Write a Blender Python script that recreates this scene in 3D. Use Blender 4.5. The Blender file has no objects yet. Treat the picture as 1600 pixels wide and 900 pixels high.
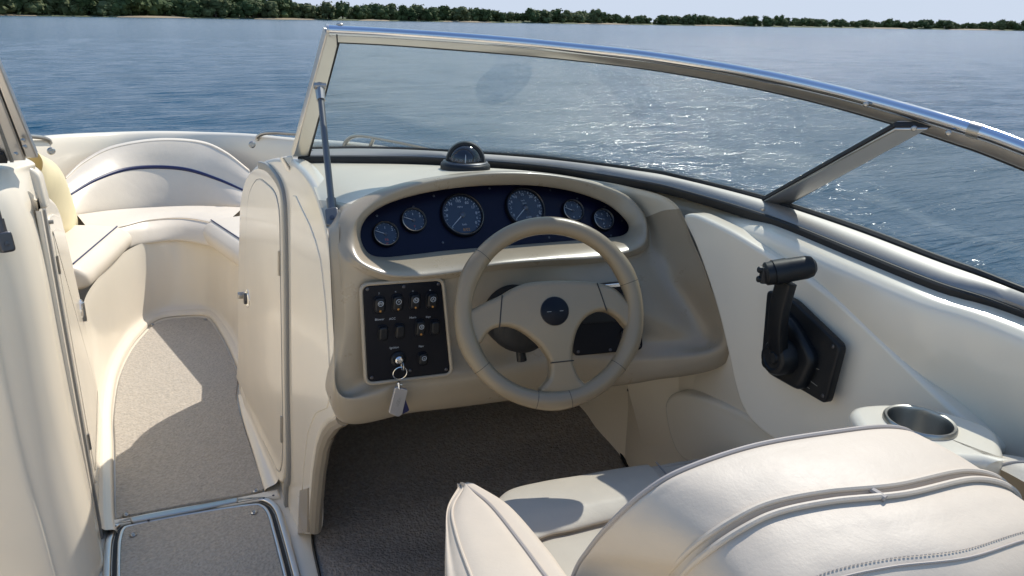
import bpy, math, random
import numpy as np
from mathutils import Vector, Matrix
random.seed(4); rng = np.random.default_rng(4)
S = bpy.context.scene
COL = S.collection
R_ = math.radians
# ------------------------------------------------------------------ camera
FPX, YAW, PITCH, ROLL, HEEL = 1200.0, R_(25), R_(19.16), R_(.93), R_(2.3)
EYE = np.array([0, 0, 1.3])                       # metres above the cockpit sole
fw = np.array([math.sin(YAW)*math.cos(PITCH), math.cos(YAW)*math.cos(PITCH), -math.sin(PITCH)])
rt = np.array([math.cos(YAW), -math.sin(YAW), 0.])
up = np.cross(rt, fw)
c_, s_ = math.cos(ROLL), math.sin(ROLL)
rt, up = rt*c_ + up*s_, up*c_ - rt*s_
cam = bpy.data.objects.new('camera', bpy.data.cameras.new('camera')); COL.objects.link(cam)
cam.matrix_world = Matrix(((rt[0], up[0], -fw[0], EYE[0]), (rt[1], up[1], -fw[1], EYE[1]), (rt[2], up[2], -fw[2], EYE[2]), (0, 0, 0, 1)))
cam.data.sensor_width = 36; cam.data.lens = FPX/1600*36
cam.data.clip_start = .02; cam.data.clip_end = 20000
S.camera = cam
# ------------------------------------------------------------------ light
SUN_AZ, SUN_EL = R_(57), R_(50)                   # azimuth clockwise from the boat's heading (+Y)
S.view_settings.view_transform = 'Standard'; S.view_settings.look = 'None'
S.view_settings.exposure = 0.62; S.view_settings.gamma = 1
W = bpy.data.worlds.new('World'); S.world = W; W.use_nodes = True
nt = W.node_tree; bg = nt.nodes['Background']
sky = nt.nodes.new('ShaderNodeTexSky'); sky.sky_type = 'NISHITA'; sky.sun_disc = False
sky.sun_elevation = SUN_EL; sky.sun_rotation = SUN_AZ; sky.air_density = 1.0; sky.dust_density = .15; sky.ozone_density = 3.0
cap = nt.nodes.new('ShaderNodeMix'); cap.data_type = 'RGBA'; cap.blend_type = 'DARKEN'; cap.inputs[0].default_value = 1
cap.inputs[7].default_value = (2.7, 3.08, 3.7, 1)      # the pale haze near the horizon is no brighter than this
nt.links.new(sky.outputs[0], cap.inputs[6]); nt.links.new(cap.outputs[2], bg.inputs[0]); bg.inputs[1].default_value = .15
sun = bpy.data.objects.new('sun', bpy.data.lights.new('sun', 'SUN')); COL.objects.link(sun)
sun.data.energy = 3.0; sun.data.angle = R_(.53); sun.data.color = (1, .95, .87)
sd = Vector((math.sin(SUN_AZ)*math.cos(SUN_EL), math.cos(SUN_AZ)*math.cos(SUN_EL), math.sin(SUN_EL)))
sun.rotation_euler = sd.to_track_quat('Z', 'Y').to_euler()
sun.location = (5, 5, 20)
# ------------------------------------------------------------------ measuring: boat frame (x starboard, y bow, z up; heeled a little)
ch, sh = math.cos(HEEL), math.sin(HEEL)
HM = np.array([[ch, 0, sh], [0, 1, 0], [-sh, 0, ch]])
HEEL_M = Matrix([list(r)+[0] for r in HM] + [[0, 0, 0, 1]])
CB = HM.T @ EYE
A = lambda *a: np.array(a, float)
def ray(px, py): return HM.T @ (rt*(px-800)/FPX + up*(450-py)/FPX + fw)
def P(px, py, x=None, y=None, z=None, pl=None):
    """the point of the boat seen at a place of the photograph, on a given plane of the boat"""
    d = ray(px, py)
    if pl is not None: t = ((pl[0]-CB)@pl[1])/(d@pl[1])
    elif x is not None: t = (x-CB[0])/d[0]
    elif y is not None: t = (y-CB[1])/d[1]
    else: t = (z-CB[2])/d[2]
    return CB + t*d
def PL(pts, **k): return [P(*p, **k) for p in pts]
unit = lambda v: np.asarray(v, float)/np.linalg.norm(v)
# ------------------------------------------------------------------ shape helpers
def spline(pts, n, closed=False):
    p = np.asarray(pts, float); m = len(p)
    segs = m if closed else m-1
    t = np.linspace(0, segs, n, endpoint=not closed)
    i = np.minimum(t.astype(int), segs-1); f = (t-i)[:, None]
    if closed: g = lambda k: p[(i+k) % m]
    else:
        q = np.vstack([2*p[0]-p[1], p, 2*p[-1]-p[-2]]); g = lambda k: q[i+1+k]
    a, b, c, d = g(-1), g(0), g(1), g(2)
    return .5*(2*b + (c-a)*f + (2*a-5*b+4*c-d)*f**2 + (3*b-a-3*c+d)*f**3)
def linear(pts, n):
    p = np.asarray(pts, float); t = np.linspace(0, len(p)-1, n); i = np.minimum(t.astype(int), len(p)-2); f = (t-i)[:, None]
    return p[i]*(1-f)+p[i+1]*f
def arclen(pts, n):
    p = np.asarray(pts, float); d = np.r_[0, np.cumsum(np.linalg.norm(np.diff(p, axis=0), axis=1))]
    t = np.linspace(0, d[-1], n)
    return np.stack([np.interp(t, d, p[:, k]) for k in range(p.shape[1])], 1)
def gridfaces(nv, nu, cu=False, cv=False, off=0):
    F = []
    for j in range(nv if cv else nv-1):
        j2 = (j+1) % nv
        for i in range(nu if cu else nu-1):
            i2 = (i+1) % nu
            F.append((off+j*nu+i, off+j*nu+i2, off+j2*nu+i2, off+j2*nu+i))
    return F
def loft(rows, nu, nv, cu=False, straight=False, straight_v=False):
    Rw = np.array([(linear(r, nu) if straight else spline(r, nu, cu)) for r in rows])
    G = np.stack([(linear if straight_v else spline)(Rw[:, k], nv) for k in range(Rw.shape[1])], 1)
    return G.reshape(-1, 3), gridfaces(nv, nu, cu)
def frames(path, closed=False, up0=(0, 0, 1)):
    p = np.asarray(path, float)
    if closed: t = np.roll(p, -1, 0)-np.roll(p, 1, 0)
    else: t = np.gradient(p, axis=0)
    t /= np.linalg.norm(t, axis=1)[:, None]+1e-12
    n = np.asarray(up0, float); N = []
    for k in range(len(p)):
        n = n-t[k]*(n@t[k]); L = np.linalg.norm(n)
        if L < 1e-6: n = np.cross(t[k], (1, 0, .3)); L = np.linalg.norm(n)
        n = n/L; N.append(n)
    N = np.array(N); return t, N, np.cross(t, N)
def tube(path, r, n=10, closed=False, r2=None, up0=(0, 0, 1)):
    p = np.asarray(path, float); t, N, B = frames(p, closed, up0)
    r = np.broadcast_to(np.asarray(r, float), (len(p),)); r2 = r if r2 is None else np.broadcast_to(np.asarray(r2, float), (len(p),))
    a = np.linspace(0, 2*np.pi, n, endpoint=False)
    V = (p[:, None]+N[:, None]*(np.cos(a)[None, :, None]*r[:, None, None])+B[:, None]*(np.sin(a)[None, :, None]*r2[:, None, None])).reshape(-1, 3)
    F = gridfaces(len(p), n, True, closed)
    if not closed: F += [tuple(range(n))[::-1], tuple(len(V)-n+k for k in range(n))]
    return V, F
def sweep(path, prof, closed=False, up0=(0, 0, 1)):
    """prof: closed outline of (along side, along up) offsets"""
    p = np.asarray(path, float); t, N, B = frames(p, closed, up0); q = np.asarray(prof, float)
    V = (p[:, None]+B[:, None]*q[None, :, 0, None]+N[:, None]*q[None, :, 1, None]).reshape(-1, 3); n = len(q)
    F = gridfaces(len(p), n, True, closed)
    if not closed: F += [tuple(range(n))[::-1], tuple(len(V)-n+k for k in range(n))]
    return V, F
class Fr:
    def __init__(s, o, r, u):
        s.o = np.asarray(o, float); s.r = unit(r); u = np.asarray(u, float); s.u = unit(u-s.r*(u@s.r)); s.n = np.cross(s.r, s.u)
    def __call__(s, a, b, c=0.): return s.o+s.r*a+s.u*b+s.n*c
    def loc(s, p): d = np.asarray(p)-s.o; return np.array([d@s.r, d@s.u, d@s.n])
def rpoly(c, rad, seg=4):
    """round the corners of a 2-D polygon"""
    c = [np.asarray(p, float) for p in c]; n = len(c); out = []
    rad = rad if hasattr(rad, '__len__') else [rad]*n
    for i in range(n):
        p, a, b = c[i], c[i-1], c[(i+1) % n]
        da, db = a-p, b-p; la, lb = np.linalg.norm(da), np.linalg.norm(db)
        k = min(rad[i], la*.48, lb*.48)
        if k < 1e-6: out.append(p); continue
        s, e = p+da/la*k, p+db/lb*k
        for t in np.linspace(0, 1, seg+1): out.append((1-t)**2*s+2*t*(1-t)*p+t*t*e)
    return np.array(out)
def offset2(q, d):
    a = np.roll(q, 1, 0); b = np.roll(q, -1, 0)
    ar = np.sum(q[:, 0]*b[:, 1]-b[:, 0]*q[:, 1]); sg = 1 if ar > 0 else -1
    def nr(v): v = v/(np.linalg.norm(v, axis=1)[:, None]+1e-12); return np.stack([-v[:, 1], v[:, 0]], 1)*sg
    n1, n2 = nr(q-a), nr(b-q); m = n1+n2; m /= (np.linalg.norm(m, axis=1)[:, None]+1e-9)
    k = np.clip(1/np.maximum(np.sum(m*n1, 1), .4), 1, 2)
    return q+m*k[:, None]*d
def plate(fr, q, z0, z1, bev=.003, seg=3, dome=0.):
    """a solid plate: 2-D outline q in frame fr, from depth z0 (back) up to z1 (face), rounded face edge"""
    q = np.asarray(q, float)
    if len(q) > 60: q = arclen(np.vstack([q, q[:1]]), len(q)+1)[:-1]
    n = len(q); rings = [(q, z0), (q, z1-bev)]
    for k in range(1, seg+1):
        a = k/seg*math.pi/2; rings.append((offset2(q, bev*(1-math.cos(a))), z1-bev+bev*math.sin(a)))
    rings.append((offset2(rings[-1][0], min(.0012, bev*.4)), z1))
    if dome:
        qi = rings[-1][0]; c = qi.mean(0)
        for s in (.85, .65, .4, .18): rings.append((c+(qi-c)*s, z1+dome*(1-s*s)))
    V = np.array([fr(*p, z) for r, z in rings for p in r])
    F = gridfaces(len(rings), n, True) + [tuple(range(n))[::-1], tuple(len(V)-n+k for k in range(n))]
    return V, F
def lathe(fr, prof, n=24, caps=True):
    """prof: (radius, height along fr.n)"""
    a = np.linspace(0, 2*np.pi, n, endpoint=False)
    V = np.array([fr(r*math.cos(t), r*math.sin(t), h) for r, h in prof for t in a])
    F = gridfaces(len(prof), n, True)
    if caps and prof[0][0] > 1e-5: F.append(tuple(range(n))[::-1])
    if caps and prof[-1][0] > 1e-5: F.append(tuple(len(V)-n+k for k in range(n)))
    return V, F
def box(fr, a0, a1, b0, b1, z0, z1, bev=.002): return plate(fr, rpoly([(a0, b0), (a1, b0), (a1, b1), (a0, b1)], bev, 2), z0, z1, bev, 2)
def pillow(fr, q, h, drop, rings=9, pw=2.4):
    q = np.asarray(q, float); n = len(q); c = q.mean(0); L = [(q*1.0+(c-q)*.03, -drop), (q, -drop*.8), (q, -drop*.2)]
    for k in range(rings+1):
        a = k/rings*math.pi/2; s = math.cos(a)**(2/pw) if k < rings else .02
        L.append((c+(q-c)*s, h*math.sin(a)**(2/pw)))
    V = np.array([fr(*p, z) for r, z in L for p in r])
    return V, gridfaces(len(L), n, True)+[tuple(range(n))[::-1], tuple(len(V)-n+k for k in range(n))]
def join(*parts):
    V, F, o = [], [], 0
    for v, f in parts:
        V.append(np.asarray(v)); F += [tuple(i+o for i in t) for t in f]; o += len(v)
    return np.vstack(V), F
# ------------------------------------------------------------------ objects
ORG, ROOTS = {}, []
def root_of(o):
    while o.parent: o = o.parent
    return o
def tag(o, label=None, cat=None, group=None, kind=None):
    for k, v in (('label', label), ('category', cat), ('group', group), ('kind', kind)):
        if v: o[k] = v
    return o
def thing(name, at, label, cat, group=None):
    o = bpy.data.objects.new(name, None); COL.objects.link(o); o.empty_display_size = .05
    ORG[o] = np.asarray(at, float); ROOTS.append(o); return tag(o, label, cat, group)
def mesh(name, vf, mat, smooth=True, sharp=35, solid=0, sub=0):
    V, F = vf; me = bpy.data.meshes.new(name); me.from_pydata(np.asarray(V).tolist(), [], F); me.update()
    me.materials.append(mat)
    me.polygons.foreach_set('use_smooth', [smooth]*len(me.polygons))
    if smooth and sharp: me.set_sharp_from_angle(angle=R_(sharp))
    return me
def part(name, vf, mat, parent, sharp=35, solid=0, sub=0, smooth=True, label=None):
    og = ORG[root_of(parent)]
    me = mesh(name, (np.asarray(vf[0])-og, vf[1]), mat, smooth, sharp)
    o = bpy.data.objects.new(name, me); COL.objects.link(o); o.parent = parent
    if sub: m = o.modifiers.new('s', 'SUBSURF'); m.levels = m.render_levels = sub
    if solid: m = o.modifiers.new('t', 'SOLIDIFY'); m.thickness = abs(solid); m.offset = -1 if solid > 0 else 1
    if label: o['label'] = label
    return o
def solo(name, vf, mat, label, cat, group=None, sharp=35, solid=0, sub=0, world=False, kind=None, smooth=True):
    V = np.asarray(vf[0]); og = np.array([(V[:, 0].min()+V[:, 0].max())/2, (V[:, 1].min()+V[:, 1].max())/2, V[:, 2].min()])
    me = mesh(name, (V-og, vf[1]), mat, smooth, sharp); o = bpy.data.objects.new(name, me); COL.objects.link(o)
    if sub: m = o.modifiers.new('s', 'SUBSURF'); m.levels = m.render_levels = sub
    if solid: m = o.modifiers.new('t', 'SOLIDIFY'); m.thickness = abs(solid); m.offset = -1 if solid > 0 else 1
    ORG[o] = og
    if world: o.location = og
    else: ROOTS.append(o)
    return tag(o, label, cat, group, kind)
_txt = {}
def text_vf(s, fr, size, cx=0, cy=0, lift=.0004):
    """flat print: lettering outlines laid on a face"""
    if s not in _txt:
        cu = bpy.data.curves.new('lettering', 'FONT'); cu.body = s; cu.size = 1; cu.align_x = 'CENTER'; cu.align_y = 'CENTER'; cu.resolution_u = 2
        o = bpy.data.objects.new('lettering', cu); COL.objects.link(o)
        dg = bpy.context.evaluated_depsgraph_get(); dg.update(); me = o.evaluated_get(dg).to_mesh()
        _txt[s] = ([tuple(v.co) for v in me.vertices], [tuple(p.vertices) for p in me.polygons])
        o.evaluated_get(dg).to_mesh_clear(); bpy.data.objects.remove(o)
    v, f = _txt[s]
    return np.array([fr(cx+a*size, cy+b*size, lift) for a, b, _ in v]), f
# ------------------------------------------------------------------ materials
def M(name, base, rough=.5, metal=0., coat=0., coat_rough=.08, bump=None, var=None, spec=.5, sheen=0., wear=None, voro=None, stretch=None):
    m = bpy.data.materials.new(name); m.use_nodes = True; n = m.node_tree.nodes; l = m.node_tree.links; b = n['Principled BSDF']
    b.inputs['Base Color'].default_value = (*base, 1); b.inputs['Roughness'].default_value = rough; b.inputs['Metallic'].default_value = metal
    b.inputs['Coat Weight'].default_value = coat; b.inputs['Coat Roughness'].default_value = coat_rough; b.inputs['Specular IOR Level'].default_value = spec
    if sheen: b.inputs['Sheen Weight'].default_value = sheen
    tc = n.new('ShaderNodeTexCoord'); src = tc.outputs['Object']
    if stretch: mp = n.new('ShaderNodeMapping'); mp.inputs['Scale'].default_value = stretch; l.new(src, mp.inputs[0]); src = mp.outputs[0]
    def noise(sc, det=3, ro=.6):
        t = n.new('ShaderNodeTexNoise'); t.inputs['Scale'].default_value = sc; t.inputs['Detail'].default_value = det; t.inputs['Roughness'].default_value = ro; l.new(src, t.inputs['Vector']); return t.outputs[0]
    if var:
        lo, hi = 1-var[1], 1+var[1]
        r = n.new('ShaderNodeMapRange'); r.inputs[1].default_value = .25; r.inputs[2].default_value = .75; r.inputs[3].default_value = lo; r.inputs[4].default_value = hi
        l.new(noise(var[0], 5, .65), r.inputs[0])
        mx = n.new('ShaderNodeMix'); mx.data_type = 'RGBA'; mx.blend_type = 'MULTIPLY'; mx.inputs[0].default_value = 1; mx.inputs[6].default_value = (*base, 1)
        l.new(r.outputs[0], mx.inputs[7]); l.new(mx.outputs[2], b.inputs['Base Color'])
    if wear:
        r = n.new('ShaderNodeMapRange'); r.inputs[3].default_value = max(0, rough-wear[1]); r.inputs[4].default_value = min(1, rough+wear[1]); l.new(noise(wear[0], 6, .7), r.inputs[0]); l.new(r.outputs[0], b.inputs['Roughness'])
    prev = None
    for bm in ([bump] if bump and not isinstance(bump, list) else (bump or [])):
        bp = n.new('ShaderNodeBump'); bp.inputs['Strength'].default_value = bm[1]; bp.inputs['Distance'].default_value = bm[2] if len(bm) > 2 else .002
        l.new(noise(bm[0], bm[3] if len(bm) > 3 else 3), bp.inputs['Height'])
        if prev: l.new(prev, bp.inputs['Normal'])
        prev = bp.outputs[0]
    if voro:
        t = n.new('ShaderNodeTexVoronoi'); t.inputs['Scale'].default_value = voro[0]; l.new(src, t.inputs['Vector'])
        bp = n.new('ShaderNodeBump'); bp.inputs['Strength'].default_value = voro[1]; bp.inputs['Distance'].default_value = voro[2]; l.new(t.outputs[0], bp.inputs['Height'])
        if prev: l.new(prev, bp.inputs['Normal'])
        prev = bp.outputs[0]
    if prev: l.new(prev, b.inputs['Normal'])
    return m
GEL = M('cream_gelcoat', (.81, .72, .58), .24, coat=.3, coat_rough=.06, var=(2.5, .03), wear=(3, .05))
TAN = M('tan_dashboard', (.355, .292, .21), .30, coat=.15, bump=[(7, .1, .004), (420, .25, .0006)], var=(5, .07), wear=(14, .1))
BOWV = M('lifted_bow_vinyl', (.74, .645, .52), .42, bump=[(5, .3, .008), (18, .22, .003), (260, .35, .0008)], var=(4, .05), wear=(20, .1))  # same cream vinyl, base colour lightened to lift the shaded bow cushions
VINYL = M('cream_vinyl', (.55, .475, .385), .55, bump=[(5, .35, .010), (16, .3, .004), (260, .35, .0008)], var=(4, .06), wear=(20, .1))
YEL = M('yellow_vinyl', (.76, .655, .40), .5, bump=[(5, .2, .006)], var=(4, .06))  # pale yellow base colour
PIPE = M('grey_piping', (.36, .32, .29), .5)
BLUE = M('navy_piping', (.012, .016, .075), .4)
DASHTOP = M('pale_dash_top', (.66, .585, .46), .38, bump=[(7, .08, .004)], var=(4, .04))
NAVY = M('navy_panel', (.002, .003, .017), .35, spec=.2, var=(8, .2))
BLACK = M('black_plastic', (.008, .009, .011), .42, spec=.35, bump=(300, .15, .0004), wear=(30, .1))
BLKPANEL = M('black_panel', (.004, .005, .009), .42, spec=.22)
RUB = M('black_rubber', (.012, .012, .013), .6)
GREYRUB = M('grey_trim', (.28, .27, .25), .45, metal=.2)
ALU = M('brushed_aluminium', (.60, .58, .55), .34, metal=1., wear=(6, .06), var=(4, .06))
SATIN = M('satin_extrusion', (.33, .32, .31), .58, metal=1., var=(3, .05))
STRUTM = M('strut_metal', (.15, .15, .15), .40, metal=.7)
POL = M('polished_rail', (.62, .64, .68), .10, metal=1., wear=(18, .05), var=(12, .06))
CHROME = M('chrome', (.75, .75, .75), .12, metal=1.)
STEEL = M('stainless_steel', (.40, .39, .37), .32, metal=1., wear=(40, .08))
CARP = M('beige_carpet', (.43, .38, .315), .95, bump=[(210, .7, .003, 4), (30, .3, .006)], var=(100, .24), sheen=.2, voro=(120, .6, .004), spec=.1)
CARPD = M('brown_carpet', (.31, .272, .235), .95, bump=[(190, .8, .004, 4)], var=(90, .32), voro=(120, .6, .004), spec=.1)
WHITEP = M('white_print', (.42, .45, .48), .6)
BEZEL = M('dark_bezel', (.10, .10, .11), .25, metal=1.)
DIMP = M('faded_print', (.25, .26, .28), .6)
REDP = M('red_print', (.45, .06, .03), .6)
ORP = M('orange_print', (.45, .20, .04), .6)
DIAL = M('gauge_face', (.010, .022, .045), .45)
WHEEL = M('wheel_leatherette', (.255, .195, .122), .33, bump=[(380, .3, .0007), (20, .08, .002)], var=(6, .06), wear=(8, .04))
FOB = M('silver_fob', (.45, .43, .42), .4, metal=.6)
SCREWM = M('dark_screw', (.10, .10, .11), .35, metal=.9)
def glass_mat(name, tint, ior=1.5, rough=0.0, veil=0.0):
    m = bpy.data.materials.new(name); m.use_nodes = True; n = m.node_tree.nodes; l = m.node_tree.links; n.clear()
    o = n.new('ShaderNodeOutputMaterial'); t = n.new('ShaderNodeBsdfTransparent'); t.inputs[0].default_value = (*tint, 1)
    g = n.new('ShaderNodeBsdfGlossy'); g.inputs['Roughness'].default_value = rough
    f = n.new('ShaderNodeFresnel'); ge = n.new('ShaderNodeNewGeometry'); mi = n.new('ShaderNodeMapRange'); mi.inputs[3].default_value = ior; mi.inputs[4].default_value = 1/ior; l.new(ge.outputs['Backfacing'], mi.inputs[0]); l.new(mi.outputs[0], f.inputs[0]); mx = n.new('ShaderNodeMixShader')
    l.new(f.outputs[0], mx.inputs[0]); l.new(t.outputs[0], mx.inputs[1]); l.new(g.outputs[0], mx.inputs[2])
    out = mx.outputs[0]
    if veil:  # pale smear that also stands in for bright reflections on the glass
        d = n.new('ShaderNodeBsdfDiffuse'); d.inputs[0].default_value = (.75, .8, .8, 1); m2 = n.new('ShaderNodeMixShader')
        no = n.new('ShaderNodeTexNoise'); no.inputs['Scale'].default_value = 2.2; no.inputs['Distortion'].default_value = 1.2; no.inputs['Detail'].default_value = 8; tc = n.new('ShaderNodeTexCoord'); l.new(tc.outputs['Object'], no.inputs['Vector'])
        mr = n.new('ShaderNodeMapRange'); mr.inputs[1].default_value = .3; mr.inputs[2].default_value = .75; mr.inputs[3].default_value = veil*.6; mr.inputs[4].default_value = veil*1.4; l.new(no.outputs[0], mr.inputs[0]); l.new(mr.outputs[0], m2.inputs[0])
        l.new(out, m2.inputs[1]); l.new(d.outputs[0], m2.inputs[2]); out = m2.outputs[0]
    l.new(out, o.inputs[0]); return m
GLASS = glass_mat('windshield_glass', (.95, .98, .978), 1.52, veil=.09)
LENS = glass_mat('gauge_lens', (.97, .98, 1.), 1.3)
BUBBLE = glass_mat('compass_bubble', (.5, .52, .56), 1.5)
# ================================================================== SETTING: water, shore
WZ = -.22
def water_mat():
    m = bpy.data.materials.new('lake_water'); m.use_nodes = True; n = m.node_tree.nodes; l = m.node_tree.links; b = n['Principled BSDF']
    b.inputs['Base Color'].default_value = (.004, .056, .112, 1); b.inputs['Roughness'].default_value = .14; b.inputs['IOR'].default_value = 1.30
    tc = n.new('ShaderNodeTexCoord'); prev = None
    for sc, st, dist, det, sx in ((.22, .4, .35, 2, 3.2), (1.1, .75, .12, 3, 5.5), (4.2, .75, .036, 3, 5.2)):
        mp = n.new('ShaderNodeMapping'); mp.inputs['Rotation'].default_value = (0, 0, R_(25)); mp.inputs['Scale'].default_value = (1, sx, 1); l.new(tc.outputs['Object'], mp.inputs[0])
        t = n.new('ShaderNodeTexNoise'); t.inputs['Scale'].default_value = sc; t.inputs['Detail'].default_value = det; t.inputs['Roughness'].default_value = .55; t.inputs['Distortion'].default_value = .4; l.new(mp.outputs[0], t.inputs['Vector'])
        bp = n.new('ShaderNodeBump'); bp.inputs['Strength'].default_value = st; bp.inputs['Distance'].default_value = dist; l.new(t.outputs[0], bp.inputs['Height'])
        if prev: l.new(prev, bp.inputs['Normal'])
        prev = bp.outputs[0]
    l.new(prev, b.inputs['Normal']); return m
nA, radii = 900, np.r_[np.geomspace(.8, 60, 190), np.geomspace(62, 9000, 50)]
ang = np.linspace(0, 2*np.pi, nA, endpoint=False)
wx = (radii[:, None]*np.sin(ang)[None]).ravel(); wy = (radii[:, None]*np.cos(ang)[None]).ravel(); wr = np.repeat(radii, nA)
wz = np.zeros_like(wx)
for k in range(60):
    lam = np.exp(rng.uniform(math.log(.32), math.log(2.6))); th = R_(25)+rng.normal(0, .27); ph = rng.uniform(0, 6.28)
    amp = .0028*lam**.75*np.clip(1.6-wr*.014/lam*2.2, 0, 1)
    s = np.sin(2*np.pi/lam*(wx*math.sin(th)+wy*math.cos(th))+ph); wz += amp*(s+.25*np.cos(4*np.pi/lam*(wx*math.sin(th)+wy*math.cos(th))+2*ph))
wv = np.stack([wx, wy, wz+WZ], 1); wv = np.vstack([wv, [[0, 0, WZ]]])
wf = gridfaces(len(radii), nA, True)+[(len(wv)-1, (i+1) % nA, i) for i in range(nA)]
wme = mesh('water', (wv, wf), water_mat(), True, 0); wo = bpy.data.objects.new('water', wme); COL.objects.link(wo); tag(wo, 'rippled blue lake water all around the boat', 'water', kind='structure')

def azdir(px):
    d = rt*(px-800)/FPX+up*((450-(35+(px-800)*.0162))/FPX)+fw; d[2] = 0; return d/np.linalg.norm(d)
def shore_d(px): return float(np.interp(px, [-1500, -400, 0, 500, 800, 1100, 1600, 2200, 3200], [420, 480, 560, 640, 720, 860, 1050, 1150, 1000]))
GRASS = M('shore_grass', (.10, .11, .045), .9, var=(.02, .4)); SAND = M('shore_sand', (.28, .22, .14), .9, var=(.05, .25))
LEAF = M('tree_foliage', (.072, .098, .036), .8, var=(.35, .55), spec=.2); LEAF2 = M('olive_foliage', (.105, .12, .05), .8, var=(.35, .5), spec=.2); BARK = M('bark', (.08, .06, .045), .9)
pxs = np.linspace(-1500, 3200, 400)
land = []
for k, (dd, z) in enumerate(((-1, -.6), (3, .05), (9, .9), (30, 1.4), (260, 3), (900, 4))):
    land.append([azdir(p)*(shore_d(p)+dd+(4*math.sin(p*.021)+3*math.sin(p*.057) if k < 4 else 0))+A(0, 0, WZ+z) for p in pxs])
solo('terrain', (np.array(land).reshape(-1, 3), gridfaces(6, 400)), GRASS, 'low wooded land along the far shore', None, world=True, kind='structure')
bv, bf = [], []
for p0, p1 in ((-60, 60), (180, 300), (395, 500), (560, 610), (690, 770), (900, 985), (1085, 1150), (1345, 1420), (1480, 1570)):
    q = np.linspace(p0, p1, 24); rows = []
    for k, (dd, z) in enumerate(((-3.5, -.05), (-.5, .35), (6, 1.2), (10, 1.25))):
        rows.append([azdir(p)*(shore_d(p)+dd*math.sin((p-p0)/(p1-p0)*math.pi)**.5+(4*math.sin(p*.021)+3*math.sin(p*.057))+(-1 if k < 2 else 0))+A(0, 0, WZ+z*math.sin((p-p0)/(p1-p0)*math.pi)**.4+(-.1)) for p in q])
    v, f = np.array(rows).reshape(-1, 3), gridfaces(4, 24); bv.append((v, f))
solo('sandy_beach', join(*bv), SAND, 'strips of pale sand at the foot of the far trees', None, world=True, kind='structure')
def crown_vf(r, seed, leaves=340):
    g = np.random.default_rng(seed); V, F = [], []
    lobes = [(A(0, 0, 6.2), 3.9)]+[(A(math.cos(a)*g.uniform(1.8, 3.2), math.sin(a)*g.uniform(1.8, 3.2), g.uniform(1.6, 8.8)), g.uniform(1.5, 2.9)) for a in g.uniform(0, 6.28, 13)]
    for k in range(leaves):
        c, R = lobes[g.integers(len(lobes))]; d = unit(g.normal(size=3)); p = c+d*R*g.uniform(.60, 1.14)
        a = unit(np.cross(d+g.normal(size=3)*.6, g.normal(size=3))); b = unit(np.cross(a, d+g.normal(size=3)*.5)); s = g.uniform(.45, 1.0)
        o = len(V); V += [p+a*s, p+b*s*.7, p-a*s, p-b*s*.7+d*.3]; F.append((o, o+1, o+2, o+3))
    for c, R in lobes:                                # the dense inside of each clump
        n, m = 7, 5; o = len(V)
        for j in range(m):
            for i in range(n):
                t, f = j/(m-1)*math.pi, i/n*6.283; V.append(c+.82*R*A(math.sin(t)*math.cos(f), math.sin(t)*math.sin(f), math.cos(t))*g.uniform(.85, 1.1))
        F += gridfaces(m, n, True, off=o)
    t = tube([(0, 0, -1), (.1, 0, 2), (0, .1, 4.5)], [.42, .32, .2], 6); o = len(V); nt_ = len(F)
    V += list(t[0]); F += [tuple(i+o for i in q) for q in t[1]]
    return np.array(V), F, nt_
tree_me = []
for k in range(8):
    v, f, nf = crown_vf(0, 100+k); me = mesh('tree', (v, f), LEAF if k % 3 else LEAF2, False, 0); me.materials.append(BARK)
    me.polygons.foreach_set('material_index', [0]*nf+[1]*(len(f)-nf)); tree_me.append((me, v, f))
g = np.random.default_rng(9); p = -40.0; cnt = 0
while p < 1640 and cnt < 170:
    d = shore_d(p)+g.uniform(9, 26)+4*math.sin(p*.021)+3*math.sin(p*.057)
    hgt = float(np.interp(p, [0, 430, 480, 520, 600, 700, 800, 900, 1000, 1200, 1300, 1400, 1500, 1640], [20, 18, 13, 16, 14.5, 15, 12.5, 15, 11.5, 11.5, 11, 10, 11, 12.5]))*g.uniform(.60, 1.14)
    o = bpy.data.objects.new('shore_tree', tree_me[g.integers(8)][0]); COL.objects.link(o); q = azdir(p)*d
    s = hgt/11.8; o.location = (q[0], q[1], WZ+.2); o.scale = (s*g.uniform(.9, 1.5), s*g.uniform(.9, 1.5), s); o.rotation_euler = (0, 0, g.uniform(0, 6.28))
    tag(o, 'round-crowned green tree in the row lining the far shore', 'tree', 'trees along the far shore')
    p += g.uniform(7, 13)*(1 if p < 1000 else .9); cnt += 1
parts_, g = [], np.random.default_rng(21)
for k in range(420):
    p = g.uniform(-1300, 3000); d = shore_d(p)+g.uniform(32, 150) if -40 < p < 1640 else shore_d(p)+g.uniform(10, 90)
    hgt = float(np.interp(p, [0, 430, 480, 520, 600, 700, 800, 900, 1000, 1200, 1300, 1400, 1500, 1640], [22, 19, 12, 13, 13, 14, 11.5, 13, 10.5, 10.5, 10, 9.5, 10.5, 12]))*g.uniform(.65, 1.0)
    me, v, f = tree_me[g.integers(8)]; s = hgt/12.5; a = g.uniform(0, 6.28); q = azdir(p)*d
    vv = v*A(s*1.7, s*1.7, s); vv = np.stack([vv[:, 0]*math.cos(a)-vv[:, 1]*math.sin(a), vv[:, 0]*math.sin(a)+vv[:, 1]*math.cos(a), vv[:, 2]], 1)+A(q[0], q[1], WZ+2)
    parts_.append((vv, f))
solo('far_woodland', join(*parts_), LEAF, 'dark green wood behind the shore trees', 'woodland', world=True, kind='stuff', smooth=False)

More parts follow.
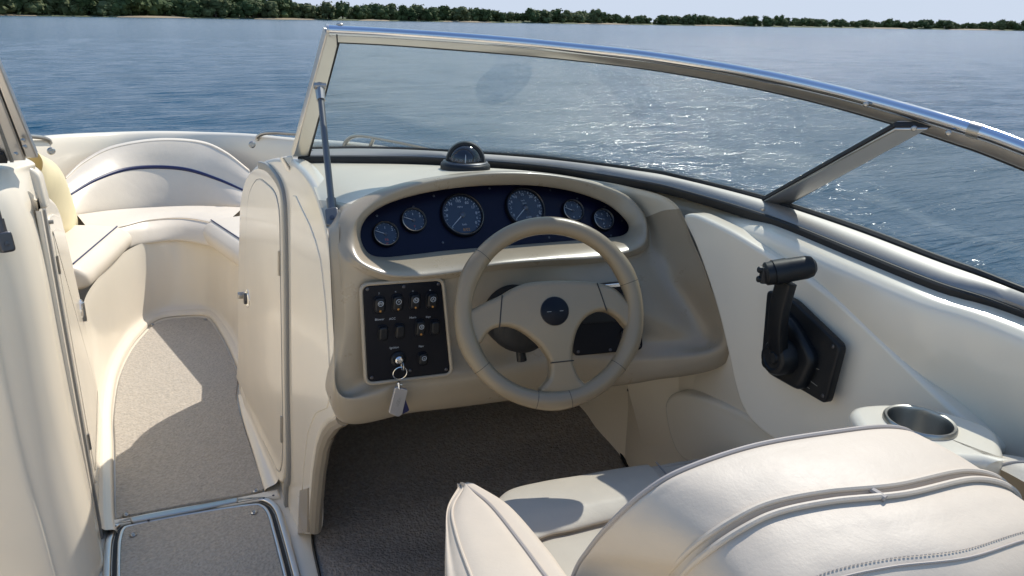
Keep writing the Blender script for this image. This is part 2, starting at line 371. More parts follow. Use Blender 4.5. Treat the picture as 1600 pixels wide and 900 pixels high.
# ================================================================== WINDSHIELD (its base line shapes the deck and dash)
ws_base = [P(483, 236, z=.985), P(580, 235, z=.99), P(690, 239, z=1.0), P(850, 250, z=1.0), P(1000, 269, z=1.0), P(1066, 281, z=.998), P(1200, 315, z=.99), P(1333, 358, z=.982), P(1466, 408, z=.973), P(1600, 456, z=.965), A(1.14, .30, .945), A(1.125, -.15, .92)]
ws_low = [P(466, 249, z=.975), P(580, 249, z=.98), P(690, 252, z=.985), P(850, 264, z=.982), P(1000, 288, z=.98), P(1066, 303, z=.975), P(1199, 344, z=.966), P(1333, 398, z=.955), P(1466, 451, z=.945), P(1600, 494, z=.937), A(1.105, .28, .915), A(1.09, -.15, .89)]
ws_rail = [P(514, 47, y=1.75), P(600, 51.5, y=1.73), P(700, 58, y=1.67), P(800, 66, y=1.57), P(900, 76, y=1.455), P(1000, 87, x=.85), P(1100, 102, x=.925), P(1200, 120, x=.975), P(1300, 142, x=1.005), P(1400, 168, x=1.025), P(1500, 197, x=1.04), P(1600, 231, x=1.05), A(1.055, .33, 1.11), A(1.05, -.12, 1.01)]
if __import__('os').environ.get('DBG'):
    for nme, L in (('base', ws_base), ('low', ws_low), ('rail', ws_rail)): print(nme, [tuple(round(float(c), 3) for c in q) for q in L])
def wshield():
    w = thing('windshield', A(.7, 1.5, .97), 'curved starboard windshield with a polished top rail and a diagonal aluminium brace', 'windshield')
    railp = arclen(spline(ws_rail, 200), 130); t, N, B = frames(railp)
    basep = arclen(spline(ws_base, 200), 130)
    # glass plane direction at each rail point: down towards the base
    down = np.array([unit(spline([railp[k], basep[k]], 2)[1]-railp[k]) for k in range(130)])
    part('top_rail', tube(railp, .0112, 14), POL, w)
    side = np.array([unit(np.cross(t[k], down[k])) for k in range(130)])   # through the glass
    def strip(p, dn, sd_, prof):
        q = np.asarray(prof, float); V = (p[:, None]+sd_[:, None]*q[None, :, 0, None]+dn[:, None]*q[None, :, 1, None]).reshape(-1, 3); n = len(q)
        return V, gridfaces(len(p), n, True)+[tuple(range(n))[::-1], tuple(len(V)-n+k for k in range(n))]
    part('rail_flange', strip(railp, down, side, rpoly([(-.006, .007), (.006, .007), (.006, .030), (-.006, .030)], .003, 3)), ALU, w)
    part('glazing_seal', strip(railp+down*.030, down, side, [(-.004, 0), (.004, 0), (.004, .004), (-.004, .004)]), RUB, w)
    for f in (.603, .685):
        k = int(f*129); part('rail_joint', tube(railp[k:k+2], .0117, 14), STEEL, w)
    # base extrusion: rubber seal, aluminium face, lower rubber line
    b = arclen(spline(ws_base, 240), 130); lo = arclen(spline(ws_low, 240), 130); tb = frames(b)[0]
    inn = np.array([unit(np.cross(lo[k]-b[k], tb[k])) for k in range(130)])
    if inn[60]@(CB-b[60]) < 0: inn = -inn
    def band(f0, f1, h, h0=-.012):
        p0, p1 = b+(lo-b)*f0, b+(lo-b)*f1
        rows = [p0+inn*h0, p0+inn*h*.6, p0+(p1-p0)*.12+inn*h, p0+(p1-p0)*.5+inn*(h*1.25), p0+(p1-p0)*.88+inn*h, p1+inn*h*.6, p1+inn*h0]
        return np.array(rows).reshape(-1, 3), gridfaces(7, 130)
    part('base_seal', band(-.12, .12, .009), RUB, w); part('base_extrusion', band(.13, .84, .010), SATIN, w); part('lower_seal', band(.85, 1.03, .007), RUB, w)
    # panes either side of the brace
    pb0, pb1 = P(1190, 313, z=.992), P(1226, 320, z=.99); pt0, pt1 = P(1400, 196, x=1.02), P(1446, 213, x=1.026)
    def cut(L, pt): d = np.linalg.norm(L-pt, axis=1); return int(d.argmin())
    B2, R2 = arclen(spline(ws_base, 400), 400), arclen(spline(ws_rail, 400), 400)
    ib, ir = cut(B2, (pb0+pb1)/2), cut(R2, (pt0+pt1)/2)
    for a0, a1, b0, b1 in ((0, ib, 0, ir), (ib, 399, ir, 399)):
        part('glass_pane', loft([arclen(B2[a0:a1+1], 60), arclen(R2[b0:b1+1], 60)], 60, 8, straight=True, straight_v=True), GLASS, w, solid=.005, sharp=0)
    nrm = unit(np.cross(pt0-pb0, pb1-pb0)); nrm = nrm if nrm@(CB-pb0) > 0 else -nrm
    fr = Fr(pb0, pb1-pb0, pt0-pb0); loc2 = lambda q: fr.loc(q)[:2]
    q = [loc2(pb0), loc2(pb1), loc2(pt1), loc2(pt0)]
    part('brace', plate(fr, np.array(q), -.008, .008, .003), ALU, w)
    part('brace_seal', plate(fr, offset2(np.array(q), -.003), -.005, .004, .001), RUB, w)
    # inner pillar of the walk-through opening
    p = [P(458, 244, z=.985), P(482, 243, z=.985), P(534, 69, y=1.75), P(509, 50, y=1.75)]
    fr = Fr(p[0], p[1]-p[0], p[3]-p[0]); q = np.array([fr.loc(v)[:2] for v in p])
    part('pillar', plate(fr, q, -.016, .004, .004), ALU, w)
    part('pillar_seal', plate(fr, np.array([q[1]+(0, 0), q[1]+(.004, 0), q[2]+(.004, 0), q[2]]), -.012, .002, .001), RUB, w)
    part('corner_cap', tube([railp[0]-t[0]*.006, railp[0]], [.0125, .0125], 14), ALU, w)
    part('corner_joint', plate(Fr(P(527, 62, y=1.742), P(540, 62, y=1.74)-P(527, 62, y=1.74), P(514, 50, y=1.74)-P(527, 62, y=1.74)), [(-.001, -.012), (.001, -.012), (.001, .016), (-.001, .016)], -.004, .0015, .0004), RUB, w)
    c = P(531, 38, y=1.75); part('end_screw', lathe(Fr(c, (1, 0, 0), (0, 1, 0)), [(.0075, -.006), (.0075, .001), (.005, .003), (0, .0034)], 12), STEEL, w)
    for px, py, d in ((1192, 327, dict(z=.984)), (1353, 163, dict(x=1.008)), (1482, 208, dict(x=1.03)), (1428, 201, dict(x=1.02)), (487, 236, dict(z=.99))):
        c = P(px, py, **d); v = unit(CB-c); part('screw', lathe(Fr(c+v*.008, np.cross((0, 0, 1), v), (0, 0, 1)), [(.0045, -.004), (.0045, .001), (.003, .0025), (0, .0028)], 10), STEEL, w)
wshield()
def strut(pt, pb, label, n_face, mt):
    w = thing('windshield_strut', pb, label, 'strut', 'struts that prop the windshield')
    d = unit(pb-pt); part('rod', tube([pt+d*.02, pb-d*.03], .0070, 14), mt, w)
    part('top_bracket', join(tube([pt-d*.012, pt+d*.03], [.0115, .0095], 10), tube([pt+A(-.013, 0, .008), pt+A(.013, 0, .008)], .007, 10)), STEEL, w)
    part('sleeve', tube([pb-d*.055, pb-d*.012], .0098, 14), mt, w)
    fr = Fr(pb, np.cross(-d, n_face), -d)
    q = rpoly([(-.0125, -.012), (.0125, -.012), (.0125, .026), (-.0125, .026)], .007, 4)
    part('foot_bracket', plate(fr, q*1.12, -.010, .012, .004), mt, w)
    part('screw', lathe(Fr(fr(0, .004, .012), fr.r, fr.u), [(.005, 0), (.005, .0015), (0, .002)], 10), SCREWM, w)
strut(P(500, 140, x=.30), P(521, 347, y=1.528), 'slim steel strut rising from the dash to the starboard windshield pillar', A(-.35, -.75, .55), STRUTM)
strut(P(-55, 150, y=1.85), P(9, 384, y=1.80), 'slim steel strut on the port console by the left picture edge', A(.35, -.75, .55), SCREWM)
def port_shield():
    w = thing('port_windshield', P(40, 245, y=1.95), 'port windshield corner post of stepped aluminium at the left', 'windshield')
    def post(a, b, c, d, y0, y1, z0, z1, mat, name):
        p = [P(*a, y=y0), P(*b, y=y0), P(*c, y=y1), P(*d, y=y1)]; fr = Fr(p[0], p[1]-p[0], p[3]-p[0]); part(name, plate(fr, np.array([fr.loc(v)[:2] for v in p]), z0, z1, .003), mat, w)
    post((41, 247), (59, 246), (-16, 62), (-30, 62), 1.95, 1.82, -.02, .002, ALU, 'door_post')
    post((6, 249), (40, 247), (-31, 62), (-60, 62), 1.95, 1.82, -.03, .009, ALU, 'corner_post')
    post((16, 249), (22, 249), (-45, 62), (-50, 62), 1.95, 1.82, -.01, .013, GREYRUB, 'post_groove')
    post((-190, 250), (6, 249), (-60, 62), (-230, 62), 1.95, 1.82, -.012, -.007, GLASS, 'glass_pane')
    post((-190, 254), (12, 251), (6, 236), (-190, 238), 1.94, 1.93, -.02, .012, RUB, 'base_seal')
    post((-190, 64), (-16, 62), (-16, 44), (-190, 46), 1.82, 1.82, -.02, .012, POL, 'top_rail')
    for px, py in ((37, 219), (40, 229), (26, 240), (5, 158)):
        c = P(px, py, y=1.925); v = A(0, -1, .1); part('screw', lathe(Fr(c+v*.010, (1, 0, 0), (0, .1, 1)), [(.0045, -.004), (.0045, .001), (0, .0028)], 10), STEEL, w)
port_shield()
# ================================================================== MOTORBOAT: hull, deck, liner
boat = thing('motorboat', A(0, 1, -.3), 'cream fibreglass bowrider motorboat seen from its cockpit, open bow ahead', 'motorboat')
half = [A(0, 4.66, .70), A(.22, 4.62, .70), A(.45, 4.42, .715), A(.66, 4.08, .735), A(.86, 3.5, .79), A(1.05, 2.8, .825), A(1.19, 2.1, .86), A(1.28, 1.3, .875), A(1.30, .5, .87), A(1.29, -.5, .85), A(1.27, -2.2, .82)]
def mirror(h): return [q*A(-1, 1, 1) for q in h[::-1]]+h[1:]
edge = spline(mirror(half), 200)
tt, NN, BB = frames(edge); inb = np.array([unit(A(*(A(0, min(q[1], 3.0), 0)-q)[:2], 0)) for q in edge])
def ring(d, z): return edge+inb*d+A(0, 0, z)
hullrows = [edge*A(.55, .86, 0)+A(0, .15, -.55), edge*A(.9, .95, 0)+A(0, .05, -.3), edge*A(.99, .995, 1)+A(0, 0, -.16), ring(-.012, -.05), ring(-.018, -.03), ring(-.012, -.008), ring(0, 0)]
part('hull_shell', loft(hullrows, 200, 40), GEL, boat)
part('rub_rail', tube(ring(-.016, -.035), .012, 8), GREYRUB, boat)
# deck cap round the bow and its inner liner, as far aft as the windshield
bowi = [k for k in range(200) if edge[k][1] > 1.85]; sel = lambda r: r[bowi[0]:bowi[-1]+1]
liner = [sel(ring(0, 0)), sel(ring(.015, .006)), sel(ring(.035, .005)), sel(ring(.055, -.008)), sel(ring(.075, -.05)), sel(ring(.105, -.17)), sel(ring(.14, -.34)), sel(ring(.16, -.42))]
part('bow_deck', loft(liner, 160, 40), GEL, boat)
# side decks outside the windshield and cockpit sides
wl = spline(ws_base, 90)
def outer_at(y): e = edge[edge[:, 0] > 0]; return np.array([np.interp(y, e[::-1, 1] if e[0, 1] > e[-1, 1] else e[:, 1], (e[::-1] if e[0, 1] > e[-1, 1] else e)[:, k]) for k in range(3)])
rows = [[], [], [], []]
for q in wl:
    o = outer_at(q[1]); i = q-A(0, 0, .012)
    rows[0].append(o); rows[1].append(o*.93+i*.07+A(0, 0, .008)); rows[2].append(o*.4+i*.6+A(0, 0, .006)); rows[3].append(i+ (i-o)*.02)
part('side_deck', loft(rows, 90, 16), GEL, boat)
# cockpit side on starboard: fillet under the windshield and the wall down to the sole
lw = spline(ws_low, 120); lw = lw[lw[:, 1] < 1.62]; lw = arclen(lw, 80)
lw[:, 0] += .10*np.clip((lw[:, 1]-1.16)/.25, 0, 1)**1.5; lw[:, 2] -= .02*np.clip((lw[:, 1]-1.16)/.25, 0, 1)
lw = np.vstack([lw, [[1.10, -1.0, .88], [1.09, -2.2, .84]]])
def side(y_in, z): return z
rows = [[q+A(.03, .01, .006) for q in lw], [q+A(.004, 0, -.004) for q in lw], [q+A(-.014, 0, -.009) for q in lw], [q+A(-.030, -.004, -.016) for q in lw], [q+A(-.040, -.006, -.032) for q in lw], [q+A(-.042, -.01, -.08) for q in lw]]
def wallx(z): return float(np.interp(z, [-.1, .1, .4, .6, .8, .9], [1.22, 1.19, 1.10, 1.06, 1.045, 1.045]))
for z in (.80, .70, .58, .42, .2, -.02): rows.append([A(wallx(z)+(q[0]-1.075)*.9*min(1, max(0, (z-.2)/.5)), q[1]-.01, z) for q in lw])
part('cockpit_side', loft(rows, 82, 90), GEL, boat)
part('cockpit_side', (loft(rows, 82, 30)[0]*A(-1, 1, 1), loft(rows, 82, 30)[1]), GEL, boat)
# lower front of the cockpit side, beyond the carpet under the dash
lowl = [P(975, 722, z=.075), P(962, 665, z=.115), P(948, 612, z=.165), P(940, 590, z=.19)]
lowl = [A(1.17, .3, -.02), A(1.17, 1.1, -.02), A(1.18, 1.5, .0)]+[q+A(.004, 0, -.03) for q in lowl]+[A(1.30, 2.6, .2)]
upl = [A(1.10, .3, .5), A(1.10, 1.0, .52), A(1.10, 1.3, .54), A(1.11, 1.45, .56), A(1.13, 1.6, .58), A(1.16, 1.8, .6), A(1.18, 1.95, .62), A(1.3, 2.6, .66)]
part('side_kickboard', loft([lowl, upl], 60, 10, straight_v=True), GEL, boat)
# sole
sole = [(-1.2, -2.2), (1.25, -2.2), (1.25, 2.3), (.32, 2.3), (.32, 2.0), (.22, 3.2), (.2, 3.7), (-.2, 3.7), (-.3, 3.2), (-.3, 2.0), (-1.2, 2.0)]
fl = Fr(A(0, 0, 0), (1, 0, 0), (0, 1, 0))
part('cockpit_sole', plate(fl, sole, -.03, 0., .001), GEL, boat)
part('transom', box(Fr(A(0, -2.2, 0), (1, 0, 0), (0, 0, 1)), -1.2, 1.2, -.1, .83, -.05, .05, .02), GEL, boat)
# bow well: the wall under the seats, with a rounded kerb round the carpet
bowc = [(184, 835), (180, 806), (178, 740), (177, 690), (176, 645), (184, 590), (201, 550), (222, 522), (248, 500), (290, 494), (325, 496), (345, 523), (360, 552), (374, 590), (372, 622)]
flo = [P(px, py, z=.0) for px, py in bowc]
flo = np.array(flo); cen = A(-.02, 2.9, 0)
def out(k, d): return np.array([q+unit((q-A(-.02, min(max(q[1], 2.0), 3.35), 0))*A(1, 1, 0))*d for q in flo])
top = [A(-.30, 1.98, .34), A(-.30, 2.06, .34), A(-.30, 2.2, .34), A(-.30, 2.45, .34), A(-.30, 2.7, .34), A(-.305, 2.95, .34), A(-.27, 3.2, .34), A(-.215, 3.45, .34), A(-.12, 3.66, .34), A(.03, 3.72, .34), A(.17, 3.62, .34), A(.225, 3.42, .34), A(.245, 3.25, .34), A(.262, 3.0, .34), A(.24, 2.72, .34)]
top = np.array(top)
rows = [flo+A(0, 0, .004), out(0, .006)+A(0, 0, .016), out(0, .018)+A(0, 0, .021), out(0, .03)+A(0, 0, .026), out(0, .04)*.9+top*A(.1, .1, 0)+A(0, 0, .05), out(0, .04)*.62+top*A(.38, .38, 0)+A(0, 0, .14), out(0, .03)*.2+top*A(.8, .8, 0)+A(0, 0, .28), top]
part('bow_well', loft(rows, 120, 50), GEL, boat)
c = P(278, 482, y=3.66); part('well_plug', lathe(Fr(c, (1, 0, 0), (0, .1, 1)), [(.016, -.01), (.016, .003), (.012, .005), (.011, .003), (.004, .003), (.003, .005), (0, .005)], 18), VINYL, boat)
for px, py, y in ((80, 236, 4.0), (394, 226, 4.05)):
    c = P(px, py, y=y) if py < 225 and py > 215 else P(px, py, y=y); v = unit(CB-c); part('deck_snap', lathe(Fr(c, np.cross((0, 0, 1), v), np.cross(v, np.cross((0, 0, 1), v))), [(.017, -.02), (.017, .002), (.012, .006), (.011, .003), (.006, .003), (.005, .006), (0, .0065)], 16), STEEL, boat)
# moulded panel proud of the starboard side
fr = Fr(A(1.040, 1.0, .8), A(.09, -1, 0), A(.02, 0, 1))
def on(fr, pts): return np.array([fr.loc(P(px, py, pl=(fr.o, fr.n)))[:2] for px, py in pts])
sp = [(1073, 342), (1078, 334), (1090, 334), (1112, 343), (1150, 362), (1200, 392), (1250, 421), (1300, 456), (1360, 508), (1420, 566), (1480, 622), (1540, 678), (1560, 700), (1552, 716), (1510, 728), (1420, 735), (1320, 728), (1240, 700), (1190, 668), (1165, 636), (1152, 596), (1142, 548), (1128, 490), (1110, 432), (1090, 378)]
q = spline(on(fr, sp), 160, True)
part('side_panel', plate(fr, q, -.03, .012, .009, 5), GEL, boat, sharp=60)
fr2 = Fr(A(1.10, 1.2, .45), A(0, -1, 0), A(-.15, 0, 1))
pk = [(1047, 640), (1049, 622), (1060, 612), (1082, 612), (1120, 622), (1160, 638), (1200, 660), (1250, 690), (1262, 706), (1240, 722), (1180, 736), (1120, 730), (1075, 715), (1056, 682)]
q = spline(on(fr2, pk), 70, True)
part('storage_pocket', plate(fr2, q, -.02, .018, .012, 4, dome=.008), GEL, boat, sharp=60)
for px, py in ((990, 608), (1003, 602)):
    c = P(px, py, x=1.12); part('screw', lathe(Fr(c, (0, -1, 0), (0, 0, 1)), [(.004, -.02), (.004, .02), (0, .021)], 8), SCREWM, boat)
# armrest block on the starboard side
ab = Fr(A(.98, .66, .785), (1, 0, 0), (0, 1, 0))
q = [ab.loc(P(px, py, z=.785))[:2] for px, py in ((1322, 633), (1386, 627), (1480, 640), (1560, 668), (1575, 720), (1512, 716), (1440, 712), (1360, 690))]
arm_q = spline(rpoly(q, .03, 3), 80, True)
# ------------------------------------------------------------------ cup holder
cc = P(1437, 660, z=.787); f = Fr(cc, (1, 0, 0), (0, 1, 0)); R = .5*np.linalg.norm(P(1381, 655, z=.787)-P(1493, 667, z=.787))
t = thing('cup_holder', cc, 'stainless steel drink holder sunk in the armrest right of the helm seat', 'cup holder')
part('rim', lathe(f, [(R*.86, -.012), (R*.86, .0), (R*.89, .004), (R*.96, .005), (R, .002), (R*1.01, -.002)], 40, False), STEEL, t)
part('cup', lathe(f, [(R*.865, -.002), (R*.855, -.004), (R*.80, -.075), (R*.74, -.08), (0.00001, -.08)], 40, False), STEEL, t)
ca = ab.loc(cc)[:2]; an = np.arctan2(*(arm_q-ca).T[::-1]); hole = ca+R*.87*np.stack([np.cos(an), np.sin(an)], 1)
rg = [(arm_q, -.32), (arm_q, -.014)]+[(offset2(arm_q, .014*(1-math.cos(k*math.pi/10))), -.014+.014*math.sin(k*math.pi/10)) for k in range(1, 6)]
rg += [(rg[-1][0]*.5+hole*.5, .0), (hole, .0), (hole, -.01)]
part('armrest', (np.array([ab(*p, z) for r, z in rg for p in r]), gridfaces(len(rg), 80, True)), GEL, boat, sharp=60)

# ================================================================== HELM CONSOLE
con = thing('helm_console', A(.65, 1.7, 0), 'tan moulded helm console with an oval instrument hood and a door in its side', 'console')
st0 = [(563, 368), (573, 340), (604, 319), (655, 303), (715, 293), (775, 289), (840, 290), (900, 300), (948, 318), (975, 340), (983, 357), (970, 369), (925, 374), (850, 380), (775, 386), (700, 392), (640, 399), (600, 402), (575, 395)]
stB = [(547, 378), (553, 343), (584, 310), (640, 289), (708, 276), (775, 270), (850, 272), (920, 284), (975, 304), (1002, 330), (1010, 358), (1000, 384), (945, 400), (860, 405), (775, 412), (710, 424), (650, 430), (603, 427), (562, 408)]
pan = (P(775, 386, y=1.50), unit(np.cross((1, 0, 0), (0, .08, .125)))); 
pan_fr = Fr(pan[0], (1, 0, 0), (0, .08, .125))
yA = [1.49, 1.50, 1.515, 1.53, 1.542, 1.547, 1.547, 1.537, 1.518, 1.495, 1.487, 1.485, 1.484, 1.484, 1.484, 1.484, 1.484, 1.484, 1.485]
yB = [1.455, 1.48, 1.508, 1.522, 1.53, 1.53, 1.53, 1.522, 1.503, 1.473, 1.44, 1.415, 1.40, 1.395, 1.395, 1.395, 1.395, 1.398, 1.415]
rA = np.array([P(*p, y=y) for p, y in zip(st0, yA)]); rB = np.array([P(*p, y=y) for p, y in zip(stB, yB)])
rBack = np.array([pan_fr(*(pan_fr.loc(P(*p, pl=(pan_fr.o, pan_fr.n)))[:2]), -.004) for p in st0]); ctr = rBack.mean(0)
rBack = ctr+(rBack-ctr)*A(1.03, 1.0, 1.08)
rB0 = rA*.45+rB*.55; cB = rB.mean(0)
for k in range(19): rB0[k] += unit(A(0, -1, .35) if k in range(2, 9) else A(0, -.5, .6))*.006
rC = rB.copy()
offC = {0: (-.022, .012, -.004), 1: (-.022, .02, .004), 2: (-.02, .035, -.002), 3: (-.01, .05, -.006), 4: (0, .055, -.008), 5: (0, .055, -.008), 6: (0, .055, -.008), 7: (.01, .05, -.008), 8: (.02, .04, -.010), 9: (.025, .03, -.012), 10: (.028, .02, -.02), 11: (.025, .012, -.03), 12: (.01, .016, -.035), 13: (0, .022, -.038), 14: (0, .022, -.038), 15: (0, .022, -.038), 16: (-.006, .022, -.038), 17: (-.014, .02, -.034), 18: (-.022, .016, -.02)}
for k, v in offC.items(): rC[k] += A(*v)
lowS = spline(ws_low, 300)
def on_low(px):                                   # the point of the windshield foot seen at column px
    best = min(lowS, key=lambda q: abs((lambda v: 800+FPX*(v@rt)/(v@fw))(HM@q-EYE)-px)); return best+A(0, -.004, -.012)
rD = [P(514, 388, y=1.48), P(506, 340, y=1.56), P(490, 293, y=1.72), on_low(470), on_low(560), on_low(680), on_low(800), on_low(900), on_low(985), P(1052, 316, y=1.385), P(1082, 375, y=1.32), P(1108, 440, y=1.255), P(1138, 562, y=1.215), P(1010, 596, y=1.33), P(900, 610, y=1.42), P(780, 628, y=1.44), P(650, 644, y=1.445), P(530, 656, y=1.45), P(521, 520, y=1.45)]
rD = np.array(rD)
rM = (rC+rD)/2
mv = {0: P(530, 384, y=1.462), 1: P(530, 338, y=1.51), 18: P(536, 500, y=1.432), 10: P(1046, 372, y=1.395), 11: P(1056, 430, y=1.36), 12: P(1085, 520, y=1.295), 13: P(985, 520, y=1.365), 14: P(890, 520, y=1.41), 15: P(780, 535, y=1.425), 16: P(650, 540, y=1.43), 17: P(542, 600, y=1.425), 9: P(1030, 320, y=1.43)}
for k, v in mv.items(): rM[k] = v
for k in (3, 4, 5, 6, 7): rM[k][2] += .004
rR = rD.copy()                                    # the soft ridge above the lower edge
for k, v in {17: P(534, 622, y=1.405), 16: P(650, 606, y=1.395), 15: P(775, 588, y=1.395), 14: P(895, 572, y=1.39), 13: P(1008, 566, y=1.325), 12: P(1128, 540, y=1.22)}.items(): rR[k] = v
for k in list(range(0, 12))+[18]: rR[k] = rM[k]*.2+rD[k]*.8
rE = rD.copy()
for k in range(19):
    rE[k] = rD[k]+(A(.0, .03, -.03) if 3 <= k <= 8 else A(.02, .05, -.01) if k in (0, 1, 2, 18) else A(.03, .05, -.02) if k in (9, 10, 11) else A(0, .03, -.006))
for k in (13, 14, 15, 16, 17): rE[k] = rD[k]+A(0, .10, .01)
rows = [rBack, rA*.5+rBack*.5, rA, rB0, rB, (rB+rC)/2+A(0, 0, .0035), rC, rM, rR, rD, rE]
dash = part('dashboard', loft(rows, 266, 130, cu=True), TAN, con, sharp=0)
dash.data.materials.append(DASHTOP)                # the flat top behind the hood has a paler base colour
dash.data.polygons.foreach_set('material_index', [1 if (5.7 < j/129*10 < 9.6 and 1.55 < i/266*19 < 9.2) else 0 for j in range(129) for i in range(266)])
# ------------------------------------------------------------------ console side, door
wa, wb, wc = P(447, 735, z=.1), P(447, 320, y=1.99), P(380, 600, z=.05)
sf = Fr(wa, wa-wc, wb-wa)                          # r = aft, u = up, n = to port
if sf.n[0] > 0: sf = Fr(wa, wc-wa, wb-wa)
def sfp(pts): return np.array([sf.loc(P(px, py, pl=(sf.o, sf.n)))[:2] for px, py in pts])
out_ = [(463, 834), (481, 832), (484, 785), (487, 738), (493, 698), (501, 675), (511, 662), (522, 654), (525, 620), (525, 560), (521, 470), (515, 395), (505, 338), (490, 292), (472, 264), (455, 250), (438, 246), (420, 248), (400, 257), (387, 275), (380, 302), (377, 345), (374, 450), (371, 560), (365, 640), (400, 765), (430, 830)]
side_q = sfp(out_)
part('console_side', plate(sf, spline(side_q, 150, True), -.035, 0, .012, 4), GEL, con, sharp=60)
pp = sfp([(460, 300), (472, 326), (484, 350), (493, 374), (502, 408), (510, 480), (515, 560), (516, 620), (512, 638), (494, 645), (482, 674), (476, 720), (472, 776), (464, 776), (459, 735), (456, 520), (455, 330)])
part('side_inlay', plate(sf, rpoly(pp, .012, 3), -.004, .0022, .0015, 2), GEL, con)
part('pillar_foot', plate(sf, sfp([(470, 766), (483, 762), (482, 832), (467, 834)]), -.02, .004, .003), TAN, con)
part('arch_edge', tube([q+sf.n*-.018 for q in PL([(481, 830), (484, 785), (488, 738), (494, 698), (502, 676), (512, 662), (524, 655)], pl=(sf.o, sf.n))], .017, 10), TAN, con)
door_q = spline(sfp([(378, 345), (380, 312), (387, 282), (400, 264), (414, 261), (428, 272), (439, 289), (443, 315), (445, 420), (447, 560), (449, 700), (447, 745), (441, 752), (428, 728), (398, 660), (380, 622), (376, 590), (376, 450)]), 120, True)
door = part('door', plate(sf, door_q, -.005, .008, .005, 3), GEL, con, sharp=60, label='arched cream door with a chrome latch')
inn_q = spline(sfp([(389, 363), (393, 310), (402, 286), (411, 281), (421, 287), (433, 299), (439, 316), (442, 345), (443, 430), (445, 560), (446, 690), (444, 728), (439, 734), (430, 716), (393, 640), (387, 596), (386, 480)]), 120, True)
part('door_inlay', plate(sf, inn_q, .004, .0098, .0016, 2), GEL, door)
gq = offset2(inn_q, -.0022); part('door_groove', tube([sf(*q, .0082) for q in gq], .0011, 5, closed=True), GREYRUB, door)
for py0, py1, px in ((392, 430, 442.5), (650, 690, 446)):
    a, b = P(px, py0, pl=(sf.o, sf.n))+sf.n*.010, P(px, py1, pl=(sf.o, sf.n))+sf.n*.010
    h = part('hinge', tube([a, b], .0045, 8), STEEL, door)
ht = P(392, 466, pl=(sf.o, sf.n))+sf.n*.009; lf = Fr(ht, sf.r, sf.u)
lat = part('latch', lathe(lf, [(.030, -.004), (.030, .003), (.026, .006), (.022, .003), (.0001, .002)], 24), CHROME, door)
part('latch_pull', box(Fr(lf(0, 0, .002), sf.r, sf.u), -.007, .007, -.018, .018, 0, .012, .003), SCREWM, door)
k_ = P(384, 461, pl=(sf.o, sf.n))+sf.n*.010; part('lock_button', lathe(Fr(k_, sf.r, sf.u), [(.012, -.003), (.012, .012), (.009, .016), (0, .017)], 16), STEEL, door)
tr = PL([(408, 258), (420, 262), (432, 275), (441, 291), (446, 312), (448, 345), (450, 450), (451, 600), (453, 700), (453, 745), (450, 756), (449, 770), (449, 792)], pl=(sf.o, sf.n))
part('trim_strip', sweep([q+sf.n*.003 for q in spline(tr, 70)], rpoly([(-.011, -.006), (.011, -.006), (.011, .006), (-.011, .006)], .003, 3), up0=sf.n), GREYRUB, con)
part('door_stop', plate(Fr(P(452, 262, y=1.96), (1, 0, 0), (0, .2, 1)), rpoly([(-.018, .026), (.006, .030), (.026, -.02), (.022, -.045), (.008, -.03)], .004, 2), -.03, .012, .004), GEL, con)
part('frame_head', plate(Fr(P(400, 262, pl=(sf.o, sf.n)), sf.r, sf.u), [(0, 0), (.01, 0), (.01, .01), (0, .01)], -.01, -.005, .001), GEL, con)
# the console's own body ahead of the dash: top, front and the foot well under it
def col(x): return A(x, 0, 0)
xs = [.262, .45, .75, 1.0, 1.12]
rows = []
for y, z in ((1.99, .955), (2.06, .945), (2.14, .90), (2.30, .84), (2.5, .78), (2.68, .70), (2.77, .60), (2.80, .42), (2.80, -.02)): rows.append([A(x+(-.06*(1-z) if i == 0 else .0), y, z+(.0 if i < 4 else .0)) for i, x in enumerate(xs)])
part('console_top', loft(rows, 30, 60), GEL, con)
rows = [[A(x, y, z) for x in (.27, .6, 1.0, 1.32)] for y, z in ((1.55, .53), (1.9, .52), (2.35, .48), (2.5, .35), (2.52, -.05))]
part('foot_well', loft(rows, 20, 40), TAN, con)
